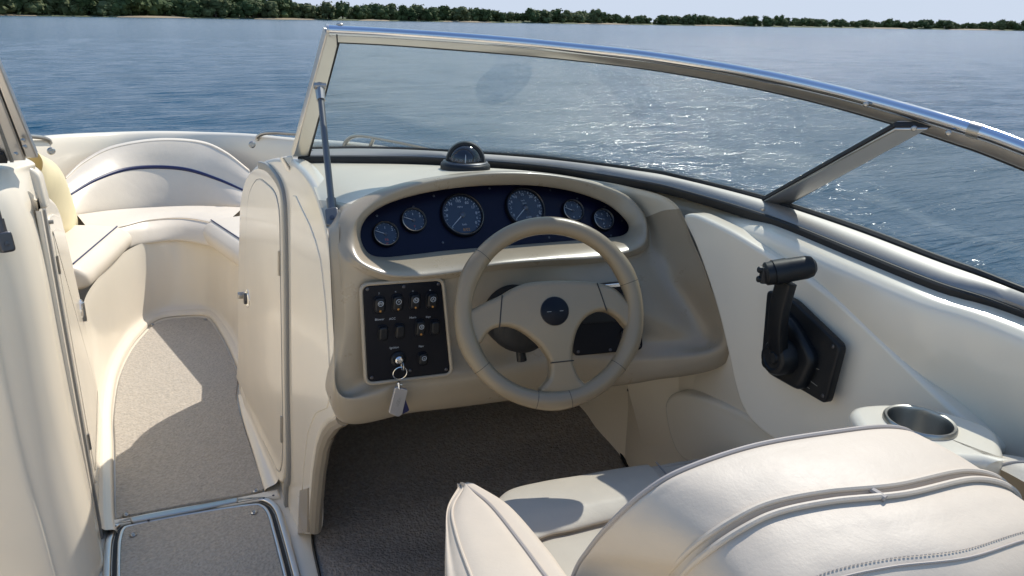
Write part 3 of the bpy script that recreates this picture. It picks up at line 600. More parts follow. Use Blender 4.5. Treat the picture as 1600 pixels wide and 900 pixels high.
# ------------------------------------------------------------------ instrument panel
ip = thing('instrument_panel', pan_fr.o, 'oval navy instrument panel with six round gauges behind the wheel', 'instrument panel')
pq = np.array([pan_fr.loc(q)[:2] for q in rBack]); pq = pq.mean(0)+(pq-pq.mean(0))*.995
part('panel_plate', plate(pan_fr, spline(pq, 110, True), -.012, -.001, .002), NAVY, ip)
def gauge(px, py, d, nums, needle, extra, small):
    c = P(px, py, pl=(pan_fr.o, pan_fr.n)); f = Fr(c+pan_fr.n*.001, pan_fr.r, pan_fr.u); r = d/2
    gb = part('gauge', lathe(f, [(r*1.10, -.003), (r*1.10, .004), (r*1.06, .008), (r*1.0, .0085), (r*.96, .006), (r*.945, .0015)], 40, False), BLKPANEL, ip)
    part('bezel', lathe(f, [(r*1.0, .007), (r*1.02, .0095), (r*.985, .0102), (r*.955, .0085), (r*.95, .006)], 40, False), STEEL if small else BEZEL, gb)
    part('dial', lathe(f, [(r*.95, .0), (r*.95, .0016), (0, .0017)], 40), DIAL, gb)
    tk = []
    n = 27 if not small else 13
    for i in range(n):
        a = R_(225-270*i/(n-1)); maj = i % (3 if not small else 4) == 0; r0, r1, w = (.80 if maj else .86)*r, .92*r, (.00075 if maj else .0005)
        u = A(math.cos(a), math.sin(a)); v = A(-u[1], u[0])
        q = [u*r0-v*w, u*r1-v*w, u*r1+v*w, u*r0+v*w]; tk.append((np.array([f(*k, .0019) for k in q]), [(0, 1, 2, 3)]))
    tk += [text_vf(s, f, sz*r, x*r, y*r, .0019) for s, x, y, sz in nums]
    part('dial_print', join(*tk), WHITEP, gb, smooth=False)
    for s, x, y, sz, mt in extra: part('dial_mark', text_vf(s, f, sz*r, x*r, y*r, .0019), mt, gb, smooth=False)
    a = R_(needle); u = A(math.cos(a), math.sin(a)); v = A(-u[1], u[0]); w = .0011 if not small else .0008
    part('needle', plate(f, [u*-.12*r-v*w, u*.86*r-v*w*.5, u*.86*r+v*w*.5, u*-.12*r+v*w], .003, .0042, .0003, 1), WHITEP, gb)
    part('needle_hub', lathe(f, [(.13*r, .0017), (.13*r, .005), (.09*r, .006), (0, .006)], 14), SCREWM, gb)
    part('lens', lathe(f, [(r*.95, .0062), (r*.6, .0078), (r*.3, .0084), (.00001, .0086)], 32, False), LENS, gb)
big1 = [('8', -.78, 0, .2), ('6', -.72, .30, .2), ('14', -.52, .56, .2), ('105', -.10, .70, .2), ('60', .32, .60, .2), ('17', .60, .36, .2), ('8', .72, .06, .2), ('6', .72, -.18, .18), ('0', .62, -.42, .2), ('MPH', -.05, .40, .13), ('kmh', .02, -.48, .14)]
big2 = [('0', -.70, -.36, .2), ('5', -.78, .02, .2), ('4', -.70, .34, .2), ('10', -.45, .60, .2), ('15', -.03, .72, .2), ('20', .42, .58, .2), ('4', .64, .36, .2), ('10', .76, .06, .2), ('0', .76, -.26, .2), ('0', .60, -.48, .2), ('tach', -.06, .40, .13), ('rpm', .0, .26, .13), ('x100', .1, -.5, .15)]
gauge(722, 336.5, .0925, big1, 222, [('8/02', .08, -.74, .2, ORP)], False)
gauge(820, 325.5, .0905, big2, 222, [], False)
sm = lambda a, b: [(a, -.55, .45, .3), ('1', .02, .55, .3), (b, .6, .35, .3)]
gauge(602, 366.5, .0515, sm('-', '2'), 158, [('TR', .02, -.5, .28, REDP), ('W', .02, -.8, .22, REDP)], True)
gauge(645.5, 345, .0515, sm('-', '3'), 158, [('T', .02, -.55, .25, REDP), ('P', .08, -.8, .2, WHITEP)], True)
gauge(894, 330, .0515, sm('2', 'F'), 155, [('8', 0, -.6, .25, WHITEP)], True)
gauge(941, 344, .0515, sm('8', 'F'), 158, [('P', .03, -.4, .25, WHITEP), ('P', .03, -.7, .22, WHITEP)], True)
for px, py in ((589, 337), (678, 306), (765, 294), (860, 297), (945, 323), (972, 345), (692, 379), (955, 368), (646, 323), (902, 310), (858, 371), (797, 378)):
    c = P(px, py, pl=(pan_fr.o, pan_fr.n)); part('screw', lathe(Fr(c, pan_fr.r, pan_fr.u), [(.0026, -.003), (.0026, .0005), (0, .0012)], 8), SCREWM, ip)
# ------------------------------------------------------------------ switch panel
tl, tr_, br, bl = P(566, 447, y=1.408), P(690, 438, y=1.406), P(704, 583, y=1.388), P(574, 598, y=1.390)
wf = Fr((tl+tr_+br+bl)/4, (tr_-tl)+(br-bl), (tl-bl)+(tr_-br)); w2 = lambda px, py: wf.loc(P(px, py, pl=(wf.o, wf.n)))[:2]
sp_ = thing('switch_panel', wf.o, 'black switch panel with rocker switches left of the steering wheel', 'switch panel')
part('panel_plate', plate(wf, rpoly([w2(566, 447), w2(690, 438), w2(704, 583), w2(574, 598)], .012, 4), -.03, 0, .003), BLKPANEL, sp_)
part('panel_surround', tube([wf(*q, -.001) for q in offset2(rpoly([w2(566, 447), w2(690, 438), w2(704, 583), w2(574, 598)], .014, 4), -.003)], .004, 8, closed=True), TAN, sp_)
def rocker(px, py, wd, hg, icon, icol, lit=True):
    x, y = w2(px, py); f = Fr(wf(x, y), wf.r, wf.u)
    q = rpoly([(-wd, -hg), (wd, -hg), (wd, hg), (-wd, hg)], wd*.8, 4)
    s = part('rocker_switch', plate(f, q, -.002, .003, .0015), BLKPANEL, sp_)
    v, fc = plate(f, q*.84, .001, .010, .004, 3); v = v.copy(); hgt = (v-f.o)@f.u; v += np.outer(np.where((v-f.o)@f.n > .004, hgt*.16, 0), f.n)
    part('rocker', (v, fc), BLACK, s)
    f2 = Fr(f(0, hg*.25, .0128), f.r, f.u+f.n*.16)
    if icon:
        part('switch_symbol', join(tube([f2(math.cos(a)*wd*.42, math.sin(a)*wd*.42, 0) for a in np.linspace(0, 6.283, 18, endpoint=False)], .0006, 4, closed=True), text_vf(icon, f2, wd*.7, 0, 0, .0003)), icol, s, smooth=False)
    if lit: part('indicator', lathe(Fr(f(0, -hg*.62, .0085), f.r, f.u), [(.0022, -.004), (.0022, .001), (0, .0016)], 8), ORP, s)
for a in ((592.5, 476, .0125, .0185, 'W', WHITEP), (620.5, 473, .0125, .0185, '+', WHITEP), (647.5, 470.5, .0125, .0185, 'N', WHITEP), (674, 469, .0125, .0185, 'A', WHITEP)): rocker(*a)
for a in ((598, 520, .011, .017, None, WHITEP, False), (624, 517, .011, .017, None, WHITEP, False), (656, 512, .011, .019, '8', WHITEP, True), (679, 511, .011, .017, None, WHITEP, False), (660, 560, .011, .015, 'o', WHITEP, False)): rocker(*a)
lets = [('Blower', 593, 499, .0065), ('ACC', 613, 498, .0065), ('Horn', 645, 496, .0065), ('Bilge', 669, 495, .0055), ('Ignition', 616, 543, .0065), ('Nav', 658, 541, .0065), ('?', 592, 459, .007), ('<', 618, 456, .006), ('o', 645, 454.5, .006), ('o', 672, 453, .006)]
for s, px, py, z in lets: part('panel_print', text_vf(s, wf, z, *w2(px, py), .0004), WHITEP, sp_, smooth=False)
for px, py in ((574, 452), (631, 448), (685, 444), (581, 590), (641, 579), (697, 577)):
    part('screw', lathe(Fr(wf(*w2(px, py)), wf.r, wf.u), [(.0036, -.002), (.0036, .001), (.0022, .002), (0, .002)], 10), SCREWM, sp_)
ic = wf(*w2(622, 561)); f = Fr(ic, wf.r, wf.u); ig = part('ignition_lock', lathe(f, [(.016, -.002), (.016, .004), (.012, .007), (.011, .005), (0, .005)], 24), BLACK, sp_)
part('lock_barrel', lathe(f, [(.008, .003), (.008, .009), (.006, .0105), (0, .0105)], 18), CHROME, ig)
# keys hanging from the lock
ky = thing('key_fob', ic, 'silver key tag with a navy float hanging on a ring from the ignition lock', 'keys')
kd = f.n
part('key', plate(Fr(ic+kd*.012, wf.r, wf.n), rpoly([(-.001, -.008), (.001, -.008), (.001, .004), (-.001, .004)], .0005, 1), -.003, .003, .0005), CHROME, ky)
part('key_head', join(tube([ic+kd*(.022)+wf.r*.003+(-.010)*A(0, 0, 1)*(.9-math.cos(a)*.9)+kd*math.sin(a)*.008 for a in np.linspace(0, 6.283, 20, endpoint=False)], .0014, 6, closed=True), tube([ic+kd*.008, ic+kd*.018], .003, 8)), STEEL, ky)
rc_ = P(625, 583, y=1.366); rf = Fr(rc_, wf.r, A(0, -.15, 1))
part('split_ring', tube([rf(.0142*math.cos(a), .0142*math.sin(a)) for a in np.linspace(0, 6.283, 32, endpoint=False)], .0011, 6, closed=True), CHROME, ky)
ff = Fr(P(622, 627, y=1.366), P(636, 606, y=1.366)-P(616, 603, y=1.366), P(626, 604, y=1.366)-P(618, 648, y=1.366)); f2 = lambda px, py: ff.loc(P(px, py, pl=(ff.o, ff.n)))[:2]
part('fob_link', join(tube([P(623, 597, y=1.366), P(623.5, 607, y=1.366)], .0035, 8), tube([P(620, 600, y=1.365), P(628, 601, y=1.365)], .002, 8)), CHROME, ky)
fq = rpoly([f2(617, 604), f2(637, 608), f2(628, 647), f2(622, 651), f2(607, 645)], .004, 3)
fb = part('fob_tag', plate(ff, fq, -.003, .003, .0015), FOB, ky)
part('tag_lettering', text_vf('oSEn', Fr(ff(0, 0, .0031), ff.u, -ff.r), .010), GREYRUB, fb, smooth=False)
part('float', plate(Fr(ff(0, 0, -.007), ff.r, ff.u), rpoly([f2(632, 618), f2(641, 643), f2(630, 649), f2(624, 640)], .002, 2), -.003, .003, .001), BLUE, ky)
# ------------------------------------------------------------------ radio panel right of the column
rp0 = [P(884, 449, y=1.40), P(1000, 441, y=1.352), P(1004, 546, y=1.322), P(896, 556, y=1.370)]
rf = Fr(sum(rp0)/4, (rp0[1]-rp0[0])+(rp0[2]-rp0[3]), (rp0[0]-rp0[3])+(rp0[1]-rp0[2]))
rp = thing('accessory_panel', rf.o, 'black accessory panel seen through the right half of the steering wheel', 'panel')
part('panel_plate', plate(rf, rpoly([rf.loc(q)[:2] for q in rp0], .012, 4), -.03, .004, .003), BLKPANEL, rp)
r2 = lambda px, py: rf.loc(P(px, py, pl=(rf.o, rf.n)))[:2]
part('faceplate', plate(rf, rpoly([r2(905, 462), r2(985, 457), r2(988, 500), r2(908, 505)], .005, 2), .003, .009, .002), BLACK, rp)
part('knob', lathe(Fr(rf(*r2(975, 520)), rf.r, rf.u), [(.011, .003), (.011, .014), (.008, .016), (0, .016)], 18), BLACK, rp)
part('chrome_slot', plate(rf, rpoly([r2(943, 444), r2(975, 441), r2(975, 447), r2(945, 449)], .002, 2), .003, .007, .001), CHROME, rp)
part('panel_print', text_vf('RE', rf, .012, *r2(968, 496), .0095), WHITEP, rp, smooth=False)
for px, py in ((903, 549), (953, 546), (998, 540), (893, 455)):
    part('screw', lathe(Fr(rf(*r2(px, py)), rf.r, rf.u), [(.0036, .002), (.0036, .005), (0, .006)], 10), SCREWM, rp)
# ------------------------------------------------------------------ steering wheel
tl_, yw = R_(23), R_(16); wn = A(-math.sin(yw)*math.cos(tl_), -math.cos(yw)*math.cos(tl_), math.sin(tl_))
wr_ = unit(np.cross((0, 0, 1), wn)); wr_ = wr_ if wr_[0] > 0 else -wr_
wc_ = P(860, 488, y=1.225); WF = Fr(wc_, wr_, np.cross(wn, wr_)); 
sw = thing('steering_wheel', wc_, 'tan three-spoke steering wheel with a round navy emblem at its hub', 'steering wheel')
w3 = lambda px, py: WF.loc(P(px, py, pl=(WF.o, WF.n)))[:2]
aa = np.linspace(0, 2*np.pi, 120, endpoint=False); RW = .1695
def grip(a):   # rim swells at the thumb rests
    return .0172+.0022*sum(math.exp(-((math.atan2(math.sin(a-c), math.cos(a-c)))/.20)**2) for c in (R_(28), R_(152), R_(200), R_(-20), R_(-88)))
part('rim', tube([WF(RW*math.cos(a), RW*math.sin(a)) for a in aa], [grip(a) for a in aa], 18, closed=True, r2=[grip(a)*1.0 for a in aa], up0=WF.n), WHEEL, sw, sharp=0)
for a in (R_(140), R_(218), R_(260), R_(282), R_(-38), R_(20)):
    p = [WF(RW*math.cos(a+d), RW*math.sin(a+d)) for d in (-.0025, .0025)]; part('rim_seam', tube(p, grip(a)+.00025, 18, up0=WF.n), RUB, sw)
body = [(722, 490), (740, 482), (752, 475), (766, 469), (783, 461), (806, 448), (833, 441), (886, 439), (930, 442), (958, 450), (978, 468), (992, 488), (990, 522), (976, 510), (964, 497), (946, 487), (927, 489), (911, 499), (900, 516), (894, 540), (894, 563), (903, 588), (920, 612), (846, 614), (857, 590), (858, 567), (851, 553), (838, 537), (815, 519), (795, 511), (776, 512), (762, 520), (750, 538), (736, 545), (722, 520)]
bq = np.array([w3(*p) for p in body]); bq = spline(bq, 200, True)
def bent(vf):      # the spokes dip from the hub to the rim
    v, f = vf; d = (v-WF.o); r = np.hypot(d@WF.r, d@WF.u); v = v+np.outer(.016*np.clip(1-r/.15, 0, 1), WF.n); return v, f
from mathutils.geometry import delaunay_2d_cdt
def filled(fr, q, z0, z1, bev, seg, step):
    v, f = plate(fr, q, z0, z1, bev, seg); f = f[:-1]; n = len(q); inner = [fr.loc(p)[:2] for p in v[-n:]]
    lo_, hi2 = np.min(inner, 0), np.max(inner, 0); pts = [Vector(p) for p in inner]
    gx = [Vector((x, y)) for x in np.arange(lo_[0], hi2[0], step) for y in np.arange(lo_[1], hi2[1], step)]
    arr = np.array(inner)
    pts += [p for p in gx if np.hypot(*(arr-A(*p)).T).min() > step*.5]
    r = delaunay_2d_cdt(pts, [(i, (i+1) % n) for i in range(n)], [], 1, 1e-6)
    return join((v, f), (np.array([fr(p[0], p[1], z1) for p in r[0]]), [tuple(t) for t in r[2]]))
part('spokes', bent(filled(WF, bq, -.020, .008, .009, 5, .008)), WHEEL, sw, sharp=70)
for a, b in (((783, 461), (779, 513)), ((930, 442), (946, 488)), ((857, 567), (895, 563))):
    A0, B0 = w3(*a), w3(*b); part('spoke_seam', bent(tube([WF(*(A0+(B0-A0)*t), .0082) for t in (0.02, .25, .5, .75, .98)], .0012, 6)), RUB, sw)
hc = w3(863, 487)
e_ = part('emblem', bent(lathe(Fr(WF(*hc, .008), WF.r, WF.u), [(.0265, -.002), (.0265, .002), (.024, .0032), (0, .0034)], 32)), BLKPANEL, sw)
part('emblem_ring', bent(tube([WF(hc[0]+.0268*math.cos(a), hc[1]+.0268*math.sin(a), .0085) for a in np.linspace(0, 6.283, 36, endpoint=False)], .0012, 6, closed=True)), RUB, sw)
part('emblem_script', bent(plate(WF, [hc+A(-.016, -.0022), hc+A(.016, .0002), hc+A(.016, .0012), hc+A(-.016, -.0012)], .009, .0119, .0001, 1)), GREYRUB, sw)
dc = P(806, 497, y=1.385)
part('column', tube([WF(0, 0, -.015), WF(0, 0, -.09), dc], [.028, .03, .034], 20), BLACK, sw)
ax = unit(wc_-dc); bf = Fr(dc, np.cross((0, 0, 1), -ax), (0, 0, 1)); bf = Fr(dc, np.cross(bf.u, ax), bf.u)
part('column_boot', lathe(bf, [(.066, -.03), (.066, .02), (.062, .028), (.064, .034), (.058, .042), (.060, .048), (.053, .056), (.055, .062), (.048, .070), (.034, .078)], 32), RUB, sw)
part('tilt_lever', tube([bf(0, -.055, .03), bf(.004, -.085, .035)], [.009, .011], 10), BLACK, sw)
# ------------------------------------------------------------------ compass
cb = P(727, 262, y=1.675); cf = Fr(cb-A(0, 0, .004), (1, 0, 0), (0, 1, 0))
cm = thing('compass', cb, 'black domed marine compass on top of the dash', 'compass')
part('base', lathe(cf, [(.058, -.03), (.0585, .010), (.057, .014), (.053, .017), (.049, .019), (.044, .021), (.02, .022)], 44), BLACK, cm)
part('base_ring', lathe(cf, [(.0535, .0165), (.0525, .0192), (.0485, .021), (.0475, .0195)], 44, False), SCREWM, cm)
vw = unit((CB-cb)*A(1, 1, .55)); dm = cf(0, 0, .020); hf = Fr(dm, np.cross((0, 0, 1), vw), np.cross(vw, np.cross((0, 0, 1), vw)))
part('dome', lathe(Fr(dm, cf.r, cf.u), [(.0405*math.sin(t), .0405*math.cos(t)) for t in np.linspace(1.62, .001, 16)], 40), M('compass_dome', (.006, .008, .014), .06, coat=.6), cm)
v, fc = lathe(hf, [(.046*math.sin(t), .046*math.cos(t)) for t in np.linspace(1.22, 3.1, 18)]+[(.0425*math.sin(t), .0425*math.cos(t)) for t in (3.1, 2.4, 1.7, 1.2)], 44); v = v.copy(); v[:, 2] = np.maximum(v[:, 2], dm[2]-.003)
part('hood', (v, fc), BLACK, cm)
marks = []
for k, s in zip(range(-4, 5), ('N', 'L', 'W', '30', '', '33', 'S', 'L', 'E')):
    a = k*.27; d = unit(hf.n*A(1, 1, 0)*1); d = A(d[0]*math.cos(a)-d[1]*math.sin(a), d[0]*math.sin(a)+d[1]*math.cos(a), .16); d = unit(d); o = dm+d*.0408; r = np.cross((0, 0, 1), d)
    if s: marks.append(text_vf(s, Fr(o, r, np.cross(d, r)), .008, 0, 0, .0002))
    for b in (-.09, 0, .09):
        d2 = A(d[0]*math.cos(b)-d[1]*math.sin(b), d[0]*math.sin(b)+d[1]*math.cos(b), -.02); d2 = unit(d2); r2_ = np.cross((0, 0, 1), d2); f = Fr(dm+d2*.0408, r2_, np.cross(d2, r2_))
        marks.append((np.array([f(-.0004, -.002), f(.0004, -.002), f(.0004, .002), f(-.0004, .002)]), [(0, 1, 2, 3)]))
part('card_print', join(*marks), DIMP, cm, smooth=False)
d0 = unit(hf.n*A(1, 1, 0)); part('lubber_line', tube([dm+.0409*unit(d0*math.cos(t)+A(0, 0, math.sin(t))) for t in np.linspace(.02, .5, 8)], [.0014]*4+[.0012, .001, .0008, .0004], 6), WHITEP, cm)
# ------------------------------------------------------------------ throttle
TX = 1.012
tq = [P(1204, 452, x=TX), P(1232, 470, x=TX), P(1316, 543, x=TX), P(1292, 632, x=TX), P(1190, 572, x=TX)]
tf = Fr(tq[0], A(0, -1, 0), A(.05, 0, 1)); t2 = lambda px, py: tf.loc(P(px, py, pl=(tf.o, tf.n)))[:2]
th = thing('throttle_control', tq[4], 'black throttle and shift lever on the starboard side panel', 'throttle')
part('plate', plate(tf, rpoly([t2(1200, 452), t2(1240, 468), t2(1316, 541), t2(1292, 632), t2(1190, 572)], .012, 4), -.012, .004, .004), BLACK, th)
pv = t2(1240, 556)
part('housing', plate(tf, rpoly([t2(1226, 478), t2(1250, 500), t2(1285, 560), t2(1262, 612), t2(1205, 580)], .02, 4), .0, .022, .010, 4), BLACK, th)
part('hub', lathe(Fr(tf(*pv), tf.r, tf.u), [(.034, .0), (.033, .045), (.029, .052), (.022, .054), (.020, .051), (.012, .051), (.010, .054), (0, .055)], 30), BLACK, th)
gl, gr = P(1197, 428, y=.968), P(1270, 416, x=.975); gd = unit(gr-gl)
la, lb = tf(*pv, .035), P(1229, 440, y=.955)
lv = [la+(lb-la)*t+tf.n*(.012*math.sin(t*3.14)) for t in np.linspace(0, 1, 12)]
part('lever', sweep(lv, rpoly([(-.018, -.010), (.018, -.010), (.018, .010), (-.018, .010)], .005, 3), up0=tf.n), BLACK, th)
part('lever_inlay', sweep([q+tf.n*.0085 for q in lv[6:10]], rpoly([(-.003, -.001), (.004, -.001), (.004, .001), (-.003, .001)], .0006, 2), up0=tf.n), SCREWM, th)
part('grip', tube([gl-gd*.004, gl, gl+gd*.03, gl+gd*.06, gr-gd*.012, gr-gd*.002, gr+gd*.004], [.015, .0205, .0212, .0205, .0205, .018, .011], 24), BLACK, th)
part('grip_collar', tube([gl+gd*.012, gl+gd*.036], [.0222, .0220], 24, r2=[.024, .0235]), BLACK, th)
bfz = Fr(gl-gd*.004, np.cross((0, 0, 1), -gd), (0, 0, 1)); bfz = Fr(gl-gd*.004, np.cross(bfz.u, -gd), bfz.u)
part('trim_switch', box(bfz, -.008, .008, -.016, .014, -.004, .006, .003), RUB, th)
part('switch_button', lathe(Fr(bfz(0, .008, .005), bfz.r, bfz.u), [(.006, 0), (.006, .005), (.004, .007), (0, .007)], 12), BLACK, th)
part('switch_button', lathe(Fr(bfz(0, -.009, .005), bfz.r, bfz.u), [(.006, 0), (.006, .004), (.004, .006), (0, .006)], 12), BLACK, th)
for px, py in ((1304, 541), (1288, 618), (1198, 568)): part('screw', lathe(Fr(tf(*t2(px, py), .004), tf.r, tf.u), [(.004, -.002), (.004, .001), (0, .002)], 10), SCREWM, th)
mk = []
for (a, b) in (((1272, 574), (1283, 577)), ((1266, 592), (1276, 600)), ((1270, 596), (1280, 603)), ((1262, 603), (1268, 607))):
    p0, p1 = t2(*a), t2(*b); d = (p1-p0)/np.linalg.norm(p1-p0); v = A(-d[1], d[0])*.0006; mk.append((np.array([tf(*k, .0046) for k in (p0-v, p1-v, p1+v, p0+v)]), [(0, 1, 2, 3)]))
part('gear_marks', join(*mk), GREYRUB, th, smooth=False)
# ================================================================== PORT CONSOLE
pc = thing('passenger_console', A(-.6, 1.9, 0), 'cream moulded port console with a grey rubber strip beside the walkway', 'console')
sb, stp = P(155, 840, z=0), P(66, 318, y=2.02)
fwd_ = A(-.02, 1, 0)
pf = Fr(sb, fwd_, stp-sb)                           # r = forward, u = up, n = to starboard
if pf.n[0] < 0: pf = Fr(sb, -fwd_, stp-sb)
L_ = np.linalg.norm(stp-sb)
pside = [(-.02, -.01), (.66, -.01), (.655, .13), (.64, .29), (.59, .46), (.515, .60), (.48, .71), (.455, .77), (.36, .825), (.2, .872), (.07, .895), (-.02, .90)]
part('console_side', plate(pf, spline(rpoly(pside, .05, 3), 140, True), -.04, .0, .02, 4), GEL, pc, sharp=60)
part('trim_strip', sweep([pf(0, -.004+(L_+.0)*t, .004) for t in np.linspace(0, 1, 30)], rpoly([(-.010, -.006), (.010, -.006), (.010, .006), (-.010, .006)], .003, 3), up0=pf.n), GREYRUB, pc)
part('trim_edge', sweep([pf(-.024, (L_)*t, -.001) for t in np.linspace(0, 1, 30)], rpoly([(-.012, -.006), (.012, -.006), (.012, .006), (-.012, .006)], .004, 3), up0=pf.n), GEL, pc)
pdq = rpoly([(.07, .10), (.60, .13), (.585, .29), (.535, .45), (.465, .60), (.42, .71), (.35, .775), (.2, .82), (.06, .84)], .05, 5)
pd = part('door', plate(pf, pdq, -.004, .006, .004, 3), GEL, pc, sharp=60)
part('door_inlay', plate(pf, offset2(pdq, .035), .004, .0075, .0014, 2), GEL, pd)
q = pf(.48, .47, .006); part('latch', lathe(Fr(q, pf.r, pf.u), [(.028, -.004), (.028, .004), (.024, .007), (.020, .003), (.0001, .002)], 20), CHROME, pd)
part('latch_pull', box(Fr(q, pf.r, pf.u), -.006, .006, -.04, .02, 0, .012, .003), STEEL, pd)
for v in (.22, .70): part('hinge', tube([pf(.075, v, .007), pf(.075, v+.045, .007)], .0045, 8), STEEL, pd)
c = pf(.07, L_-.05, .004); part('stop_pin', lathe(Fr(c, pf.r, pf.u), [(.005, 0), (.005, .01), (0, .011)], 10), GREYRUB, pc)
# rounded aft corner, aft face and top
rows = []
def prow(z, sx, inset):
    b = sb+(stp-sb)*(z/.875); x0, y0 = b[0]-.001, b[1]-.012
    pts = [(x0, y0), (x0-.001-inset*.3, y0-.035), (x0-.003-inset*.6, y0-.08+inset*.1), (x0-.010-inset*.8, y0-.118+inset*.4), (x0-.034-inset*.9, y0-.156+inset*.8), (x0-.085-inset, y0-.182+inset), (x0-.20-inset, y0-.196+inset), (-1.16, y0-.20+inset)]
    return [A(px, py, z) for px, py in pts]
for z, ins in ((-.01, -.03), (.15, -.02), (.35, -.005), (.55, .0), (.72, .0), (.82, .004), (.88, .012), (.925, .026), (.955, .05), (.972, .085)): rows.append(prow(z, 0, ins))
last = rows[-1]
rows.append([q*A(1, 0, 0)+A(-.03, q[1]+.05, .980) for q in last]); rows.append([A(q[0]-.03, 2.03, .985) for q in last]); rows.append([A(q[0]-.03, 2.07, .972) for q in last]); rows.append([A(q[0]-.035, 2.10, .90) for q in last])
part('console_body', loft(rows, 90, 80), GEL, pc, sharp=0)
rows = [[A(x, y, z) for x in (-.33, -.6, -1.13)] for y, z in ((2.00, .93), (2.16, .885), (2.32, .835), (2.42, .765), (2.47, .62), (2.57, .40), (2.62, -.02))]
part('console_top', loft(rows, 16, 40), GEL, pc)
part('corner_block', plate(Fr(P(62, 292, y=2.0), (1, 0, 0), (0, .1, 1)), rpoly([(-.05, -.05), (.012, -.05), (.004, .03), (-.018, .05), (-.05, .05)], .012, 3), -.05, .01, .008), GEL, pc)

# ================================================================== BOW CUSHIONS
def cushion(name, rows, nu, nv, mat, label, cat, group=None, **k): return solo(name, loft(rows, nu, nv), mat, label, cat, group, **k)
def mk_backrest():
    yb = [4.02, 4.15, 4.27, 4.31, 4.27, 4.15, 4.0]
    bot = [(112, 334), (150, 331), (200, 327), (245, 325), (300, 323), (348, 321), (388, 322)]
    stp_ = [(109, 305), (150, 281), (195, 265), (242, 261), (292, 265), (340, 280), (386, 300)]
    crest = [(103, 276), (130, 252), (176, 229), (246, 217.5), (312, 221), (352, 237), (390, 266)]
    b = [P(*p, y=y-.13) for p, y in zip(bot, yb)]; s = [P(*p, y=y-.015) for p, y in zip(stp_, yb)]; c = [P(*p, y=y+.085) for p, y in zip(crest, yb)]
    mid = [(p+q)/2+A(0, -.006, .0) for p, q in zip(b, s)]; mid2 = [(p+q)/2+A(0, -.010, .004) for p, q in zip(s, c)]
    near = [q+A(0, -.022, -.012) for q in c]; bk = [q+A(0, .045, -.004) for q in c]; bk2 = [q+A(0, .075, -.05) for q in c]; bk3 = [q+A(0, .12, -.0) for q in b]
    rows = [[q+A(0, .02, -.03) for q in b], b, mid, s, mid2, near, c, bk, bk2, bk3]
    o = thing('arched_cushion', b[3], 'arched cream bow backrest with a navy stripe across it', 'backrest cushion', None)
    V, F = loft(rows, 90, 60); part('cushion', (V, F), BOWV, o, sharp=0)
    sp = spline(s, 90); n = 90; vdir = np.array([unit(CB-q) for q in sp])
    wdt = .0035+.0065*np.sin(np.linspace(.15, 2.9, n))**1.0
    part('stripe', tube(sp+vdir*.001, wdt*.55, 8, r2=wdt*1.0, up0=vdir[0]), BLUE, o, sharp=0)
    pip = spline([q*.5+r*.5 for q, r in zip(c, near)], 90); part('piping', tube(pip+vdir*.003, .003, 6), BOWV, o)
    cc = P(243, 272, y=4.30); part('snap', lathe(Fr(cc, (1, 0, 0), (0, .2, 1)), [(.007, -.02), (.007, .004), (0, .006)], 10), STEEL, o)
mk_backrest()
def mk_center():
    back = PL([(118, 338), (180, 330), (245, 326), (310, 324), (384, 326)], z=.428)
    front = PL([(146, 358), (190, 354), (233, 344), (290, 341), (340, 348)], z=.42); front = [PL([(140, 362)], z=.42)[0], front[1], front[2], front[3], PL([(352, 352)], z=.42)[0]]
    low = [P(*p, z=.335) for p in ((186, 392), (203, 388), (233, 380), (283, 376), (342, 384))]
    low = [P(176, 400, z=.335), P(200, 388, z=.335), P(233, 380, z=.335), P(285, 376, z=.335), P(346, 388, z=.335)]
    mid = [(p+q)/2+A(0, 0, .012) for p, q in zip(back, front)]
    fr_ = [(p*.55+q*.45)+A(0, -.014, .004) for p, q in zip(front, low)]
    rows = [[q+A(0, .05, -.06) for q in back], [q+A(0, .03, .0) for q in back], mid, [p*.85+q*.15+A(0, 0, .006) for p, q in zip(front, back)], [q+A(0, -.004, -.004) for q in front], fr_, low, [q+A(0, .06, -.002) for q in low]]
    o = thing('bow_seat_cushion', mid[2], 'cream centre bow seat cushion below the arched backrest', 'seat cushion', 'bow seat cushions')
    part('cushion', loft(rows, 70, 50), BOWV, o, sharp=0)
    part('seam', tube(spline([q+A(0, -.002, .001) for q in front], 60), .0022, 6), BOWV, o)
mk_center()
def mk_side(c0, c1, sgn, label, y0, y1):
    o = thing('bow_seat_cushion', (c0+c1)/2, label, 'seat cushion', 'bow seat cushions')
    ts = np.linspace(0, 1, 9); rows = []
    d = (c1-c0)/(c1[1]-c0[1])
    prof = [(.30, -.09), (.33, -.02), (.30, .012), (.20, .020), (.09, .014), (.015, .004), (0, 0), (-.022, -.012), (-.048, -.04), (-.052, -.07), (-.036, -.092), (.03, -.098), (.30, -.098)]
    ys = [y0, y0+.006, y0+.03, y0+.10, (y0+y1)/2, y1-.10, y1-.03, y1-.006, y1]
    sc = [.55, .82, .97, 1, 1, 1, .97, .85, .6]
    for y, s in zip(ys, sc):
        b = c0+d*(y-c0[1]); m = A(sgn*.12, 0, -.045)
        rows.append([b+m+(A(sgn*a, 0, h)-m)*A(min(1, s+.1), 1, s) for a, h in prof])
    V, F = loft(rows, 60, 50, cu=True); n = len(V)
    F += [tuple(range(60))[::-1], tuple(n-60+k for k in range(60))]
    part('cushion', (V, F), BOWV, o, sharp=0)
    part('piping', tube([c0+d*(y-c0[1])+A(0, 0, .0025) for y in np.linspace(y0+.03, y1-.02, 30)], .0028, 6), BLUE, o)
mk_side(P(125, 404, z=.425), P(180, 357, z=.425), -1, 'port bow seat cushion with a thin blue piping line, beside the port console', 3.06, 3.66)
